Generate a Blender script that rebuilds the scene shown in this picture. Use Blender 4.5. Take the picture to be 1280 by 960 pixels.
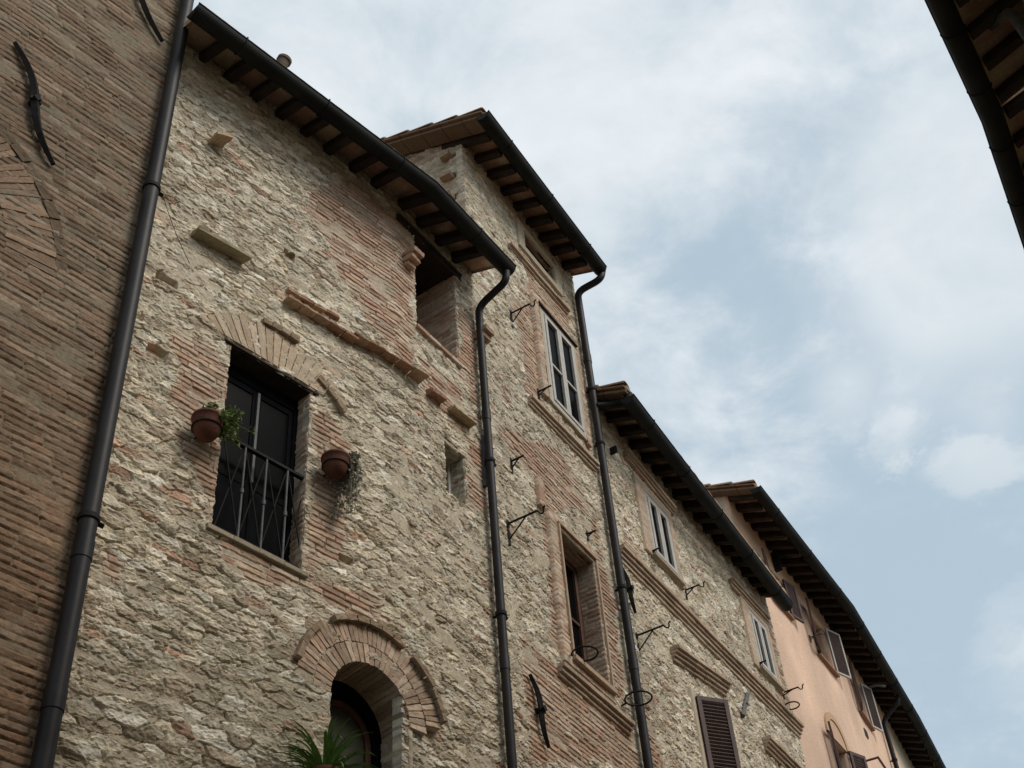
import bpy, bmesh, math, random
import numpy as np
from mathutils import Matrix, Vector
rnd = random.Random(7)
def tone(c, d, t, lo=.88, hi=1.12):      # one brick's own colour
    k = rnd.uniform(lo, hi); return tuple((x+(y-x)*t)*k for x, y in zip(c, d))
for o in list(bpy.data.objects): bpy.data.objects.remove(o)
scene = bpy.context.scene
COL = scene.collection
# ------------------------------------------------------------------ camera
F = 1700.0; EYE = 1.6
def cdir(x, y): return np.array([(x-640)/F, -(y-480)/F, -1.0])
UP = cdir(476, -1270); UP /= np.linalg.norm(UP)
FW = np.array([0, 0, -1.0]); FW = FW-UP*FW.dot(UP); FW /= np.linalg.norm(FW)
ROT = np.array([np.cross(FW, UP), FW, UP])
def wdir(x, y): return ROT@cdir(x, y)
cam = bpy.data.cameras.new('camera'); cam_o = bpy.data.objects.new('camera', cam); COL.objects.link(cam_o)
cam.sensor_width = 36; cam.lens = 36*F/1280; cam.clip_end = 2000; cam.clip_start = 0.05
M = Matrix([list(r) for r in ROT]).to_4x4(); M.translation = (0, 0, EYE); cam_o.matrix_world = M
scene.camera = cam_o
# ------------------------------------------------------------------ view, sun, sky
vs = scene.view_settings
vs.view_transform = 'Standard'; vs.look = 'None'; vs.gamma = 1; vs.use_curve_mapping = False
vs.exposure = 0.56
SUN_AZ, SUN_EL = 116.0, 45.0
sun = bpy.data.lights.new('sun', 'SUN'); sun.energy = 1.5; sun.angle = math.radians(28); sun.color = (1, .945, .845)
sun_o = bpy.data.objects.new('sun', sun); COL.objects.link(sun_o)
a, e = math.radians(SUN_AZ), math.radians(SUN_EL)
sv = Vector((math.sin(a)*math.cos(e), math.cos(a)*math.cos(e), math.sin(e)))
sun_o.rotation_euler = sv.to_track_quat('Z', 'Y').to_euler()
world = bpy.data.worlds.new('World'); scene.world = world; world.use_nodes = True
wn = world.node_tree.nodes; wl = world.node_tree.links; wn.clear()
def N(tree, kind, **kw):
    n = tree.nodes.new(kind)
    for k, v in kw.items(): setattr(n, k, v)
    return n
wt = world.node_tree
def wmath(op, a, b=None, c=None, clamp=False):
    n = N(wt, 'ShaderNodeMath', operation=op); n.use_clamp = clamp
    for i, v in enumerate((a, b, c)):
        if v is None: continue
        if isinstance(v, (int, float)): n.inputs[i].default_value = v
        else: wl.new(v, n.inputs[i])
    return n.outputs[0]
def wramp(v, lo, hi):
    n = N(wt, 'ShaderNodeMapRange', interpolation_type='SMOOTHSTEP'); wl.new(v, n.inputs[0])
    n.inputs[1].default_value = lo; n.inputs[2].default_value = hi; return n.outputs[0]
tc = N(wt, 'ShaderNodeTexCoord'); dirv = tc.outputs['Generated']
sky = N(wt, 'ShaderNodeTexSky', sky_type='NISHITA'); sky.sun_disc = False
sky.sun_elevation = e; sky.sun_rotation = a; sky.air_density = 1.0; sky.dust_density = 2.0
sep = N(wt, 'ShaderNodeSeparateXYZ'); wl.new(dirv, sep.inputs[0])
dz = wmath('ADD', wmath('MAXIMUM', sep.outputs[2], 0.02), 0.12)
comb = N(wt, 'ShaderNodeCombineXYZ')
wl.new(wmath('DIVIDE', sep.outputs[0], dz), comb.inputs[0]); wl.new(wmath('DIVIDE', sep.outputs[1], dz), comb.inputs[1])
def wnoise(scale, detail, rough, off, dist=0.0):
    mp = N(wt, 'ShaderNodeMapping'); wl.new(comb.outputs[0], mp.inputs[0]); mp.inputs['Location'].default_value = off
    n = N(wt, 'ShaderNodeTexNoise'); wl.new(mp.outputs[0], n.inputs['Vector'])
    n.inputs['Scale'].default_value = scale; n.inputs['Detail'].default_value = detail
    n.inputs['Roughness'].default_value = rough; n.inputs['Distortion'].default_value = dist
    return n.outputs[0]
big = wnoise(1.5, 4, .5, (3.1, 1.7, 0), .4)
mid = wnoise(4.2, 7, .58, (7.3, 2.2, 0), .5)
fine = wnoise(9.0, 8, .62, (1.3, 8.2, 0), .3)
def blob(px, py, r0, r1):            # soft region of the sky round one direction
    v = wdir(px, py); v = v/np.linalg.norm(v)
    n = N(wt, 'ShaderNodeVectorMath', operation='DOT_PRODUCT'); wl.new(dirv, n.inputs[0]); n.inputs[1].default_value = v
    ang = wmath('ARCCOSINE', wmath('MINIMUM', n.outputs['Value'], 1.0))
    ang = wmath('ADD', ang, wmath('MULTIPLY', wmath('SUBTRACT', mid, .5), .16))
    ang = wmath('ADD', ang, wmath('MULTIPLY', wmath('SUBTRACT', fine, .5), .14))
    return wmath('SUBTRACT', 1.0, wramp(ang, math.radians(r0), math.radians(r1)))
# thin cover: veil everywhere, opening to blue lower down
cover = wmath('ADD', wmath('MULTIPLY', wramp(sep.outputs[2], .42, .92), .55), wmath('MULTIPLY', wmath('SUBTRACT', big, .5), 1.3))
cover = wmath('ADD', cover, wmath('MULTIPLY', wmath('SUBTRACT', mid, .5), .9))
cover = wmath('ADD', cover, wmath('MULTIPLY', wmath('SUBTRACT', fine, .5), .75))
cover = wmath('ADD', cover, .22)
for (px, py, r0, r1, k) in ((430, 40, 2, 13, .05), (700, 180, 1, 9, .12), (560, 60, 0, 5, -.2), (1230, 300, 0, 8, .72), (1130, 520, 0, 1.7, .55), (1205, 575, 0, 1.9, .6), (1060, 480, 0, 2.0, .3), (1240, 520, 0, 2.5, .35),
                            (1275, 800, 0, 2.2, .5), (1150, 370, 0, 4, .25), (1010, 70, 1, 6, -.22), (1180, 60, 2, 9, .12), (930, 210, 0, 7, -.14), (980, 380, 1, 7, -.34), (1130, 700, 2, 8, -.18), (870, 470, 1, 6, -.14)):
    cover = wmath('ADD', cover, wmath('MULTIPLY', blob(px, py, r0, r1), k))
cov = wramp(cover, .0, 1.0)
blue = N(wt, 'ShaderNodeMixRGB'); blue.inputs[0].default_value = .74                     # clear sky seen through the veil of thin cloud
wl.new(sky.outputs[0], blue.inputs[1]); blue.inputs[2].default_value = (5.1, 6.35, 7.2, 1)
grey = N(wt, 'ShaderNodeMixRGB'); wl.new(wramp(wmath('ADD', wmath('MULTIPLY', big, .35), wmath('ADD', wmath('MULTIPLY', mid, .4), wmath('MULTIPLY', fine, .25))), .40, .62), grey.inputs[0])
grey.inputs[1].default_value = (5.9, 6.6, 7.1, 1); grey.inputs[2].default_value = (7.6, 8.0, 8.35, 1)
mixs = N(wt, 'ShaderNodeMixRGB'); wl.new(cov, mixs.inputs[0]); wl.new(blue.outputs[0], mixs.inputs[1]); wl.new(grey.outputs[0], mixs.inputs[2])
bg = N(wt, 'ShaderNodeBackground'); bg.inputs[1].default_value = .075; wl.new(mixs.outputs[0], bg.inputs[0])
wo = N(wt, 'ShaderNodeOutputWorld'); wl.new(bg.outputs[0], wo.inputs[0])

# ------------------------------------------------------------------ wall planes (each facade is a vertical plane of the street)
def vp_dir(vx):
    a0 = wdir(vx, 0)[2]; b0 = wdir(vx, 1)[2]; d = wdir(vx, -a0/(b0-a0)); d[2] = 0
    return d/np.linalg.norm(d)
class Wall:
    def __init__(s, O, d):
        s.d = np.array(d); s.n = np.array([s.d[1], -s.d[0], 0]); s.O = np.array([O[0], O[1], 0.0])
        s.M = Matrix(((s.d[0], -s.n[0], 0, s.O[0]), (s.d[1], -s.n[1], 0, s.O[1]), (0, 0, 1, 0), (0, 0, 0, 1)))
    def sz(s, x, y, off=0.0):
        w = wdir(x, y); c = np.array([0, 0, EYE]); O = s.O+s.n*off
        q = c+w*(((O-c)@s.n)/(w@s.n))-O
        return float(q@s.d), float(q[2])
    def pt(s, ss, off=0.0, z=0.0):
        p = s.O+s.d*ss+s.n*off; return np.array([p[0], p[1], z])
    def loc(s, p):
        q = np.array(p)-s.O; return (float(q@s.d), float(q@s.n), float(p[2]))
DIST = 6.5
_d = vp_dir(2800); _n = np.array([_d[1], -_d[0], 0])
A1 = Wall(-_n*DIST, _d); A1 = Wall(A1.pt(A1.sz(48, 960)[0]), _d)
LA1 = A1.sz(494, 280)[0]; A2 = Wall(A1.pt(LA1), vp_dir(2220))
LA2 = A2.sz(592, 400)[0]; B = Wall(A2.pt(LA2), vp_dir(2060))
LB = B.sz(738, 500)[0]; C = Wall(B.pt(LB), vp_dir(2050))
LC = C.sz(958, 753)[0]; D1 = Wall(C.pt(LC, -.22), vp_dir(2030))
LD1 = 3.85; D2 = Wall(D1.pt(LD1), vp_dir(1815))
LD2 = D2.sz(1103, 880)[0]; G = Wall(D2.pt(LD2), vp_dir(1740))
LG = 7.0
Ez = Wall(A1.pt(0, .02), _d)

# ------------------------------------------------------------------ numpy noise and masonry
def hsh(ix, iy, seed):
    h = (ix.astype(np.int64)*374761393+iy.astype(np.int64)*668265263+seed*1274126177) & 0xffffffff
    h = ((h ^ (h >> 13))*1274126177) & 0xffffffff
    h = ((h ^ (h >> 16))*2246822519) & 0xffffffff
    return ((h ^ (h >> 15)) & 0xffffff)/float(0xffffff)
def vn(x, y, seed):
    ix = np.floor(x); iy = np.floor(y); fx = x-ix; fy = y-iy
    fx = fx*fx*(3-2*fx); fy = fy*fy*(3-2*fy)
    a = hsh(ix, iy, seed); b = hsh(ix+1, iy, seed); c = hsh(ix, iy+1, seed); d = hsh(ix+1, iy+1, seed)
    return (a+(b-a)*fx)*(1-fy)+(c+(d-c)*fx)*fy-.5
def fbm(x, y, seed, o=3):
    t = 0; k = 1.0
    for i in range(o): t = t+k*vn(x*2**i, y*2**i, seed+i*17); k *= .5
    return t
def sst(a, b, x):
    t = np.clip((x-a)/(b-a), 0, 1); return t*t*(3-2*t)
def lerp(a, b, t): return a+(b-a)*t
def pal(r, cols):
    cols = np.array(cols); n = len(cols); k = np.clip((r*n).astype(int), 0, n-1); return cols[k]
STONE = [(.57,.505,.395), (.50,.435,.33), (.61,.545,.435), (.45,.385,.285), (.54,.465,.35), (.66,.605,.505), (.35,.29,.21), (.51,.44,.34), (.43,.345,.25), (.56,.49,.38), (.60,.525,.41), (.53,.455,.35)]
BRICK = [(.43,.28,.20), (.48,.345,.25), (.38,.24,.17), (.49,.37,.28), (.45,.31,.225), (.35,.23,.165), (.51,.40,.31), (.41,.26,.185)]
MORTAR = (.435,.37,.275)
def stone(s, z, seed, wc=.19, hc=.056, prot=1.0, cover=0.0):
    x = s+.040*fbm(s*4, z*6, seed+1)+.012*fbm(s*19, z*21, seed+2, 2)
    y = z+.030*fbm(s*3, z*5, seed+3)+.009*fbm(s*17, z*24, seed+4, 2)
    u = x/wc; v = y/hc; iu = np.floor(u); iv = np.floor(v)
    f1 = np.full(s.shape, 9.0); f2 = np.full(s.shape, 9.0); bi = np.zeros(s.shape); bj = np.zeros(s.shape); cx = np.zeros(s.shape); cy = np.zeros(s.shape)
    for dj in (-1, 0, 1):
        for di in (-1, 0, 1):
            ci = iu+di; cj = iv+dj
            px = ci+.10+.80*hsh(ci, cj, seed+5)+.5*(np.mod(cj, 2)-.5); py = cj+.22+.56*hsh(ci, cj, seed+6)
            r = hsh(ci, cj, seed+7)
            d = (np.abs(u-px)**2.7*(1.25-.7*r)+np.abs(v-py)**2.7)**(1/2.7)-.20*r
            m = d < f1
            f2 = np.where(m, f1, np.minimum(f2, d))
            bi = np.where(m, ci, bi); bj = np.where(m, cj, bj); cx = np.where(m, px, cx); cy = np.where(m, py, cy)
            f1 = np.where(m, d, f1)
    edge = (f2-f1)*hc*.5+.003*vn(s*70, z*80, seed+30)
    r1 = hsh(bi, bj, seed+8); r2 = hsh(bi, bj, seed+9); r3 = hsh(bi, bj, seed+10); r4 = hsh(bi, bj, seed+11)
    hs = (-.004+.017*r1)*prot
    chip = np.abs(fbm(s*15+r1*9, z*21, seed+12, 3))
    rough = .008-.022*chip+.004*vn(s*48, z*62, seed+13)+.0022*vn(s*90, z*110, seed+31)
    top = hs+((v-cy)*hc*(r2-.2)*.40+(u-cx)*wc*(r3-.5)*.10)*prot+rough*(.45+.55*prot)
    st = lerp(-.014, top, sst(-.001, .0045, edge))
    mo = -.0008+cover+.006*sst(-.25, .3, fbm(s*.9, z*1.2, seed+33, 2))-.004+.011*fbm(s*2.1, z*2.9, seed+14, 3)+.0035*fbm(s*26, z*30, seed+15, 3)
    cav = sst(.10, .2, fbm(s*6.5, z*12, seed+16, 2))*sst(.018, .004, edge)
    mo = mo-.022*cav
    h = np.maximum(st, mo)
    k = sst(-.004, .004, st-mo)[..., None]
    c = pal(r4, STONE)
    red = (hsh(bi, bj, seed+18) > .965)[..., None]
    c = np.where(red, pal(r2, BRICK)*1.05, c)
    c = c*(1+.40*fbm(s*16, z*22, seed+19, 3)[..., None])*(.78+.42*r3[..., None])
    mc = np.array(MORTAR)*(1+.24*fbm(s*3, z*3, seed+20, 3)[..., None]+.22*fbm(s*34, z*38, seed+21, 2)[..., None])
    return h, mc*(1-k)+c*k
def brick(s, z, seed, rowh=.055, L=.26, smear=0.0, dull=0.0, wav=1.0, rough=1.0, tint=(.30, .245, .17), mort=None):
    y = z+.014*wav*fbm(s*1.3, z*.8, seed+1, 2)+.004*fbm(s*7, z*7, seed+2, 2)
    v = y/rowh; r = np.floor(v)
    x = s+hsh(r, r*0, seed+3)*L+.05*vn(s*3, r*7.3, seed+4)
    u = x/L; k = np.floor(u)
    fu = (u-k); fv = v-r
    eu = np.minimum(fu, 1-fu)*L; ev = np.minimum(fv, 1-fv)*rowh
    ed = np.minimum(eu, ev)+.004*fbm(s*24, z*34, seed+5, 2)
    r1 = hsh(k, r, seed+6); r2 = hsh(k, r, seed+7); r3 = hsh(k, r, seed+8)
    er = .007*sst(.6, 1, r3)+.008*sst(0, .45, fbm(s*3, z*4, seed+9, 2))
    top = .008+.008*(r1-.5)*rough-er*rough+.007*rough*fbm(s*16, z*30, seed+10, 3)
    bt = lerp(-.018, top, sst(.002, .008, ed))
    mo = -.006+smear+.009*fbm(s*3.1, z*4.5, seed+11, 3)+.005*fbm(s*22, z*26, seed+12, 2)
    gap = sst(.05, .25, fbm(s*4.5, r*3.1, seed+16, 2))*sst(.007, .003, ev); mo = mo-.008*gap
    h = np.maximum(bt, mo)
    kk = sst(-.002, .003, bt-mo)[..., None]*(1-.35*sst(-.1, .4, fbm(s*5, z*9, seed+17, 3)))[..., None]
    c = pal(r2, BRICK)*(1+.34*fbm(s*9, z*18, seed+13, 3)[..., None])*(.85+.3*r1[..., None])
    if dull: c = lerp(c, np.array(tint), dull)*(.70+.55*r3[..., None])
    mc = np.array(MORTAR)*.92*(1+.25*fbm(s*3, z*3, seed+14, 3)[..., None]+.16*fbm(s*36, z*40, seed+15, 2)[..., None])
    if dull: mc = lerp(mc, np.array(mort or tint)*1.1, .85)
    return h, mc*(1-kk)+c*kk
def poly_sd(pts, s, z):               # signed distance to a polygon, negative inside
    d = np.full(s.shape, 1e9); ins = np.zeros(s.shape, bool); n = len(pts)
    for i in range(n):
        (ax, ay), (bx, by) = pts[i], pts[(i+1) % n]
        ex, ey = bx-ax, by-ay; t = np.clip(((s-ax)*ex+(z-ay)*ey)/(ex*ex+ey*ey+1e-12), 0, 1)
        d = np.minimum(d, (s-ax-t*ex)**2+(z-ay-t*ey)**2)
        c = ((ay > z) != (by > z)) & (s < (bx-ax)*(z-ay)/(by-ay+1e-12)+ax); ins ^= c
    return np.where(ins, -1, 1)*np.sqrt(d)
def rubble(seed, patches, wc=.175, hc=.062, prot=1.0, cover=0.0, scatter=.30, pits=(), rowh=.054, low=None):
    def f(s, z):
        h, c = stone(s, z, seed, wc*.82, hc*.84, prot, cover); h2, c2 = stone(s, z, seed+300, wc*1.0, hc*1.22, prot*1.05, cover)
        ms = sst(.02, .10, fbm(s*1.1, z*2.2, seed+40, 3)-.07); h = lerp(h, h2, ms); c = lerp(c, c2, ms[..., None])
        hb, cb = brick(s, z, seed+100, rowh=rowh)
        m = -scatter*2+fbm(s*.8, z*1.0, seed+50, 3)*1.2
        for p in patches: m = np.maximum(m, np.clip(-poly_sd(p, s, z), -1, 1)*3)
        m = sst(-.08, .16, m+.42*fbm(s*4.2, z*6, seed+60, 3)-.05)
        h = lerp(h, hb, m); c = lerp(c, cb, m[..., None])
        for (ps, pz, w, hh, dep) in pits:
            q = np.maximum(np.abs(s-ps)/w, np.abs(z-pz)/hh)+.25*fbm(s*9, z*9, seed+70, 2)
            k = sst(1.05, .9, q); h = lerp(h, -dep, k)
        # weathering: broad darker and paler areas that belong to the stone
        c = c*(1+.20*fbm(s*.55, z*.45, seed+80, 3)[..., None])
        return h, np.clip(c, .02, .9)
    return f
def brickwork(seed, warm=None, **kw):
    def f(s, z):
        h, c = brick(s, z, seed, **kw)
        if warm: k = sst(warm[0], warm[1], z+1.3*fbm(s*.8, z*.9, seed+90, 3))[..., None]*.5; c = c*(1-k+k*np.array((.92, .72, .60)))     # redder bricks lower down
        return h, np.clip(c*(1+.22*fbm(s*.7, z*.6, seed+80, 3)[..., None]), .02, .9)
    return f
def plaster(seed, col, amt=.012, dirt=.12):
    def f(s, z):
        h = amt*fbm(s*2.2, z*2.2, seed, 4)
        k = 1+dirt*fbm(s*1.1, z*.8, seed+3, 4)+.06*fbm(s*6, z*1.2, seed+5, 3)
        return h, np.clip(np.array(col)*k[..., None], 0, 1)
    return f

# ------------------------------------------------------------------ materials
def mat(name, col, rough=.8, spec=.3, metal=0.0, noise=.15, nscale=9.0, bump=0.0, bscale=60.0, stretch=(1, 1, 1)):
    m = bpy.data.materials.new(name); m.use_nodes = True; t = m.node_tree; b = t.nodes['Principled BSDF']
    b.inputs['Roughness'].default_value = rough; b.inputs['Specular IOR Level'].default_value = spec; b.inputs['Metallic'].default_value = metal
    tx = N(t, 'ShaderNodeTexCoord'); mp = N(t, 'ShaderNodeMapping'); t.links.new(tx.outputs['Object'], mp.inputs[0]); mp.inputs['Scale'].default_value = stretch
    n = N(t, 'ShaderNodeTexNoise'); t.links.new(mp.outputs[0], n.inputs['Vector']); n.inputs['Scale'].default_value = nscale; n.inputs['Detail'].default_value = 6
    r = N(t, 'ShaderNodeMapRange'); t.links.new(n.outputs[0], r.inputs[0]); r.inputs[1].default_value = .3; r.inputs[2].default_value = .7
    r.inputs[3].default_value = 1-noise; r.inputs[4].default_value = 1+noise
    mx = N(t, 'ShaderNodeMixRGB', blend_type='MULTIPLY'); mx.inputs[0].default_value = 1; mx.inputs[1].default_value = (*col, 1); t.links.new(r.outputs[0], mx.inputs[2])
    t.links.new(mx.outputs[0], b.inputs['Base Color'])
    if bump:
        n2 = N(t, 'ShaderNodeTexNoise'); t.links.new(mp.outputs[0], n2.inputs['Vector']); n2.inputs['Scale'].default_value = bscale; n2.inputs['Detail'].default_value = 5
        bp = N(t, 'ShaderNodeBump'); bp.inputs['Strength'].default_value = bump; bp.inputs['Distance'].default_value = .01
        t.links.new(n2.outputs[0], bp.inputs['Height']); t.links.new(bp.outputs[0], b.inputs['Normal'])
    return m
def mat_attr(name, rough=.92, bump=.5, bscale=75):
    m = mat(name, (1, 1, 1), rough, .15, 0, .16, 34, bump, bscale); t = m.node_tree
    at = N(t, 'ShaderNodeAttribute'); at.attribute_name = 'wcol'
    mx = [n for n in t.nodes if n.type == 'MIX_RGB'][0]; t.links.new(at.outputs['Color'], mx.inputs[1]); return m
M_MAS = mat_attr('masonry'); M_PLA = mat_attr('painted_plaster', .9, .35, 120)
M_GUT = mat('gutter_metal', (.013, .0132, .012), .65, .12, 0, .5, 3, .3, 7)
M_PIPE = mat('downpipe_paint', (.016, .013, .013), .5, .2, 0, .5, 3, .2, 9)
M_TIMB = mat('old_dark_timber', (.035, .025, .019), .85, .2, 0, .35, 6, .5, 30, (1, 1, 1))
M_TIMB2 = mat('grey_timber', (.13, .10, .075), .85, .2, 0, .3, 6, .5, 30)
M_IRON = mat('wrought_iron', (.018, .016, .015), .75, .12, 0, .35, 14, .3, 60)
M_IRONG = mat('grey_worn_iron', (.075, .073, .07), .6, .3, 0, .35, 14, .3, 60)
M_TERR = mat('terracotta', (.105, .042, .026), .85, .2, 0, .3, 14, .3, 60)
M_TILE = mat_attr('roof_tiles', .9, .4, 60)
M_WHITE = mat('weathered_white_paint', (.50, .47, .43), .6, .3, 0, .14, 14, .2, 60)
M_WHITE2 = mat('chalky_white_paint', (.43, .40, .36), .6, .3, 0, .12, 14, .2, 60)
M_BROWN = mat('brown_shutter_paint', (.074, .042, .036), .6, .3, 0, .2, 12, .2, 60)
M_RED = mat('reddish_window_paint', (.085, .040, .026), .6, .3, 0, .2, 12, .2, 60)
M_DOOR = mat('dark_door_paint', (.007, .0075, .009), .6, .10, 0, .25, 9, .15, 40)
M_GLASS = mat('window_glass', (.005, .005, .0055), .2, .10, 0, .1, 2, .03, 3)
for m_ in (M_GLASS, M_DOOR): m_.node_tree.nodes['Principled BSDF'].inputs['IOR'].default_value = 1.13
M_GLASS2 = mat('curtained_glass', (.065, .07, .052), .25, .12, 0, .1, 2, .03, 3)
M_DARK = mat('dim_room', (.03, .027, .024), .95, .1, 0, .2, 2)
M_LEAF = mat('leaf_green', (.15, .20, .06), .6, .3, 0, .45, 30)
M_FERN = mat('blade_green', (.115, .21, .045), .5, .35, 0, .4, 14)
M_DRY = mat('grey_green_leaf', (.24, .225, .175), .75, .2, 0, .45, 30)
M_SOIL = mat('potting_soil', (.04, .03, .02), .95, .1)
M_STREET = mat('stone_paving', (.24, .22, .19), .85, .25, 0, .25, 2.5, .5, 18)
M_GROUND = mat('ground_earth', (.20, .19, .15), .95, .1, 0, .3, .4)
M_LUN = mat('lunette_plaster', (.52, .34, .23), .9, .2, 0, .12, 6, .3, 90)
M_GRILLE = mat('grey_vent_metal', (.10, .09, .08), .7, .3)

# ------------------------------------------------------------------ objects
WM = {}
def place(o, M, parent):
    WM[o.name] = M
    COL.objects.link(o)
    if parent is not None:
        o.parent = parent; o.matrix_basis = WM[parent.name].inverted()@M
    else: o.matrix_basis = M
    return o
def thing(name, wall_M, label, cat, group=None):
    o = bpy.data.objects.new(name, None); o.empty_display_size = .3
    place(o, wall_M, None); o['label'] = label; o['category'] = cat
    if group: o['group'] = group
    return o
class MB:
    def __init__(s, W): s.W = W; s.v = []; s.f = []; s.c = []; s.sm = []
    def add(s, vs, fs, col=None, smooth=False):
        b = len(s.v); s.v += [tuple(map(float, v)) for v in vs]
        for f in fs: s.f.append([b+i for i in f]); s.c.append(col or (.4, .3, .2)); s.sm.append(smooth)
    def hexa(s, p, col=None):           # 8 points: bottom 4, top 4
        s.add(p, [(0,1,2,3), (4,5,6,7), (0,1,5,4), (1,2,6,5), (2,3,7,6), (3,0,4,7)], col)
    def box(s, s0, s1, o0, o1, z0, z1, col=None, jit=0.0):
        p = [(s0,o0,z0), (s1,o0,z0), (s1,o1,z0), (s0,o1,z0), (s0,o0,z1), (s1,o0,z1), (s1,o1,z1), (s0,o1,z1)]
        if jit: p = [tuple(c+rnd.uniform(-jit, jit) for c in q) for q in p]
        s.hexa(p, col)
    def prism(s, poly, o0, o1, col=None, jit=0.0):   # polygon in (s,z)
        n = len(poly); f = [(a, o1+(rnd.uniform(-jit, jit) if jit else 0), b) for a, b in poly]
        s.add([(a, o0, b) for a, b in poly]+f, [tuple(range(n)), tuple(range(n, 2*n))]+[(i, (i+1) % n, n+(i+1) % n, n+i) for i in range(n)], col)
    def tube(s, pts, r, k=8, caps=True, flat=1.0):
        P = [np.array(p, float) for p in pts]; n = len(P); rr = r if isinstance(r, (list, tuple)) else [r]*n
        T = []
        for i in range(n):
            t = P[min(i+1, n-1)]-P[max(i-1, 0)]; T.append(t/(np.linalg.norm(t)+1e-9))
        a = np.array([0, 0, 1.0]) if abs(T[0][2]) < .9 else np.array([0, 1.0, 0])
        u = np.cross(T[0], a); u /= np.linalg.norm(u); vs = []
        for i in range(n):
            u = u-T[i]*u.dot(T[i]); u /= np.linalg.norm(u); w = np.cross(T[i], u)
            for j in range(k):
                an = 2*math.pi*j/k; vs.append(P[i]+rr[i]*(math.cos(an)*u+math.sin(an)*w*flat))
        fs = [(i*k+j, i*k+(j+1) % k, (i+1)*k+(j+1) % k, (i+1)*k+j) for i in range(n-1) for j in range(k)]
        s.add(vs, fs, None, True)
        if caps: s.add(vs[:k], [tuple(range(k))]); s.add(vs[-k:], [tuple(range(k))])
    def bar(s, p, q, w, h=None):        # square bar between two points
        s.tube([p, q], w*.7071, 4)
        s.sm[-6:] = [False]*6
    def lathe(s, c, prof, k=24, cut=None):
        vs = []
        for (r, z) in prof:
            for j in range(k): an = 2*math.pi*j/k; vs.append((c[0]+r*math.cos(an), c[1]+r*math.sin(an), c[2]+z))
        n = len(prof)
        s.add(vs, [(i*k+j, i*k+(j+1) % k, (i+1)*k+(j+1) % k, (i+1)*k+j) for i in range(n-1) for j in range(k)], None, True)
    def sweep(s, path, prof, closed=True, caps=True, smooth=False, col=None):
        # path: (s, off, z); prof: (outward, up); mitred in plan
        n = len(path); k = len(prof); vs = []
        for i, p in enumerate(path):
            def nn(a, b):
                t = np.array([b[0]-a[0], b[1]-a[1]]); t /= np.linalg.norm(t); return np.array([-t[1], t[0]])
            n0 = nn(path[max(i-1, 0)], path[max(i-1, 0)+1]) if i > 0 else nn(path[0], path[1])
            n1 = nn(path[i], path[i+1]) if i < n-1 else n0
            m = n0+n1; m = m/(m@n0+1e-9)
            for (o, u) in prof: vs.append((p[0]+m[0]*o, p[1]+m[1]*o, p[2]+u))
        kk = k if closed else k-1
        s.add(vs, [(i*k+j, i*k+(j+1) % k, (i+1)*k+(j+1) % k, (i+1)*k+j) for i in range(n-1) for j in range(kk)], col, smooth)
        if caps and closed: s.add(vs[:k], [tuple(range(k))], col); s.add(vs[-k:], [tuple(range(k))], col)
    def build(s, name, m, parent, bevel=0.0, label=None, M=None):
        me = bpy.data.meshes.new(name)
        me.from_pydata([(a, -o, z) for a, o, z in s.v], [], s.f)
        bm = bmesh.new(); bm.from_mesh(me); lay = None
        bmesh.ops.recalc_face_normals(bm, faces=bm.faces[:]); bm.to_mesh(me); bm.free()
        at = me.attributes.new('wcol', 'FLOAT_COLOR', 'FACE')
        at.data.foreach_set('color', np.array([(*c, 1) for c in s.c], dtype=np.float32).ravel())
        me.polygons.foreach_set('use_smooth', s.sm)
        me.materials.append(m); o = bpy.data.objects.new(name, me)
        place(o, M or s.W.M, parent)
        if bevel:
            b = o.modifiers.new('edge', 'BEVEL'); b.width = bevel; b.segments = 2; b.limit_method = 'ANGLE'
        if label: o['label'] = label
        return o
def lines(a, b, r, snaps=()):
    pts = sorted({round(a, 5), round(b, 5), *[round(x, 5) for x in snaps if a < x < b]}); out = []
    for p, q in zip(pts, pts[1:]):
        n = max(1, int(round((q-p)/r))); out += list(np.linspace(p, q, n+1)[:-1])
    return np.array(out+[pts[-1]])
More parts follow.
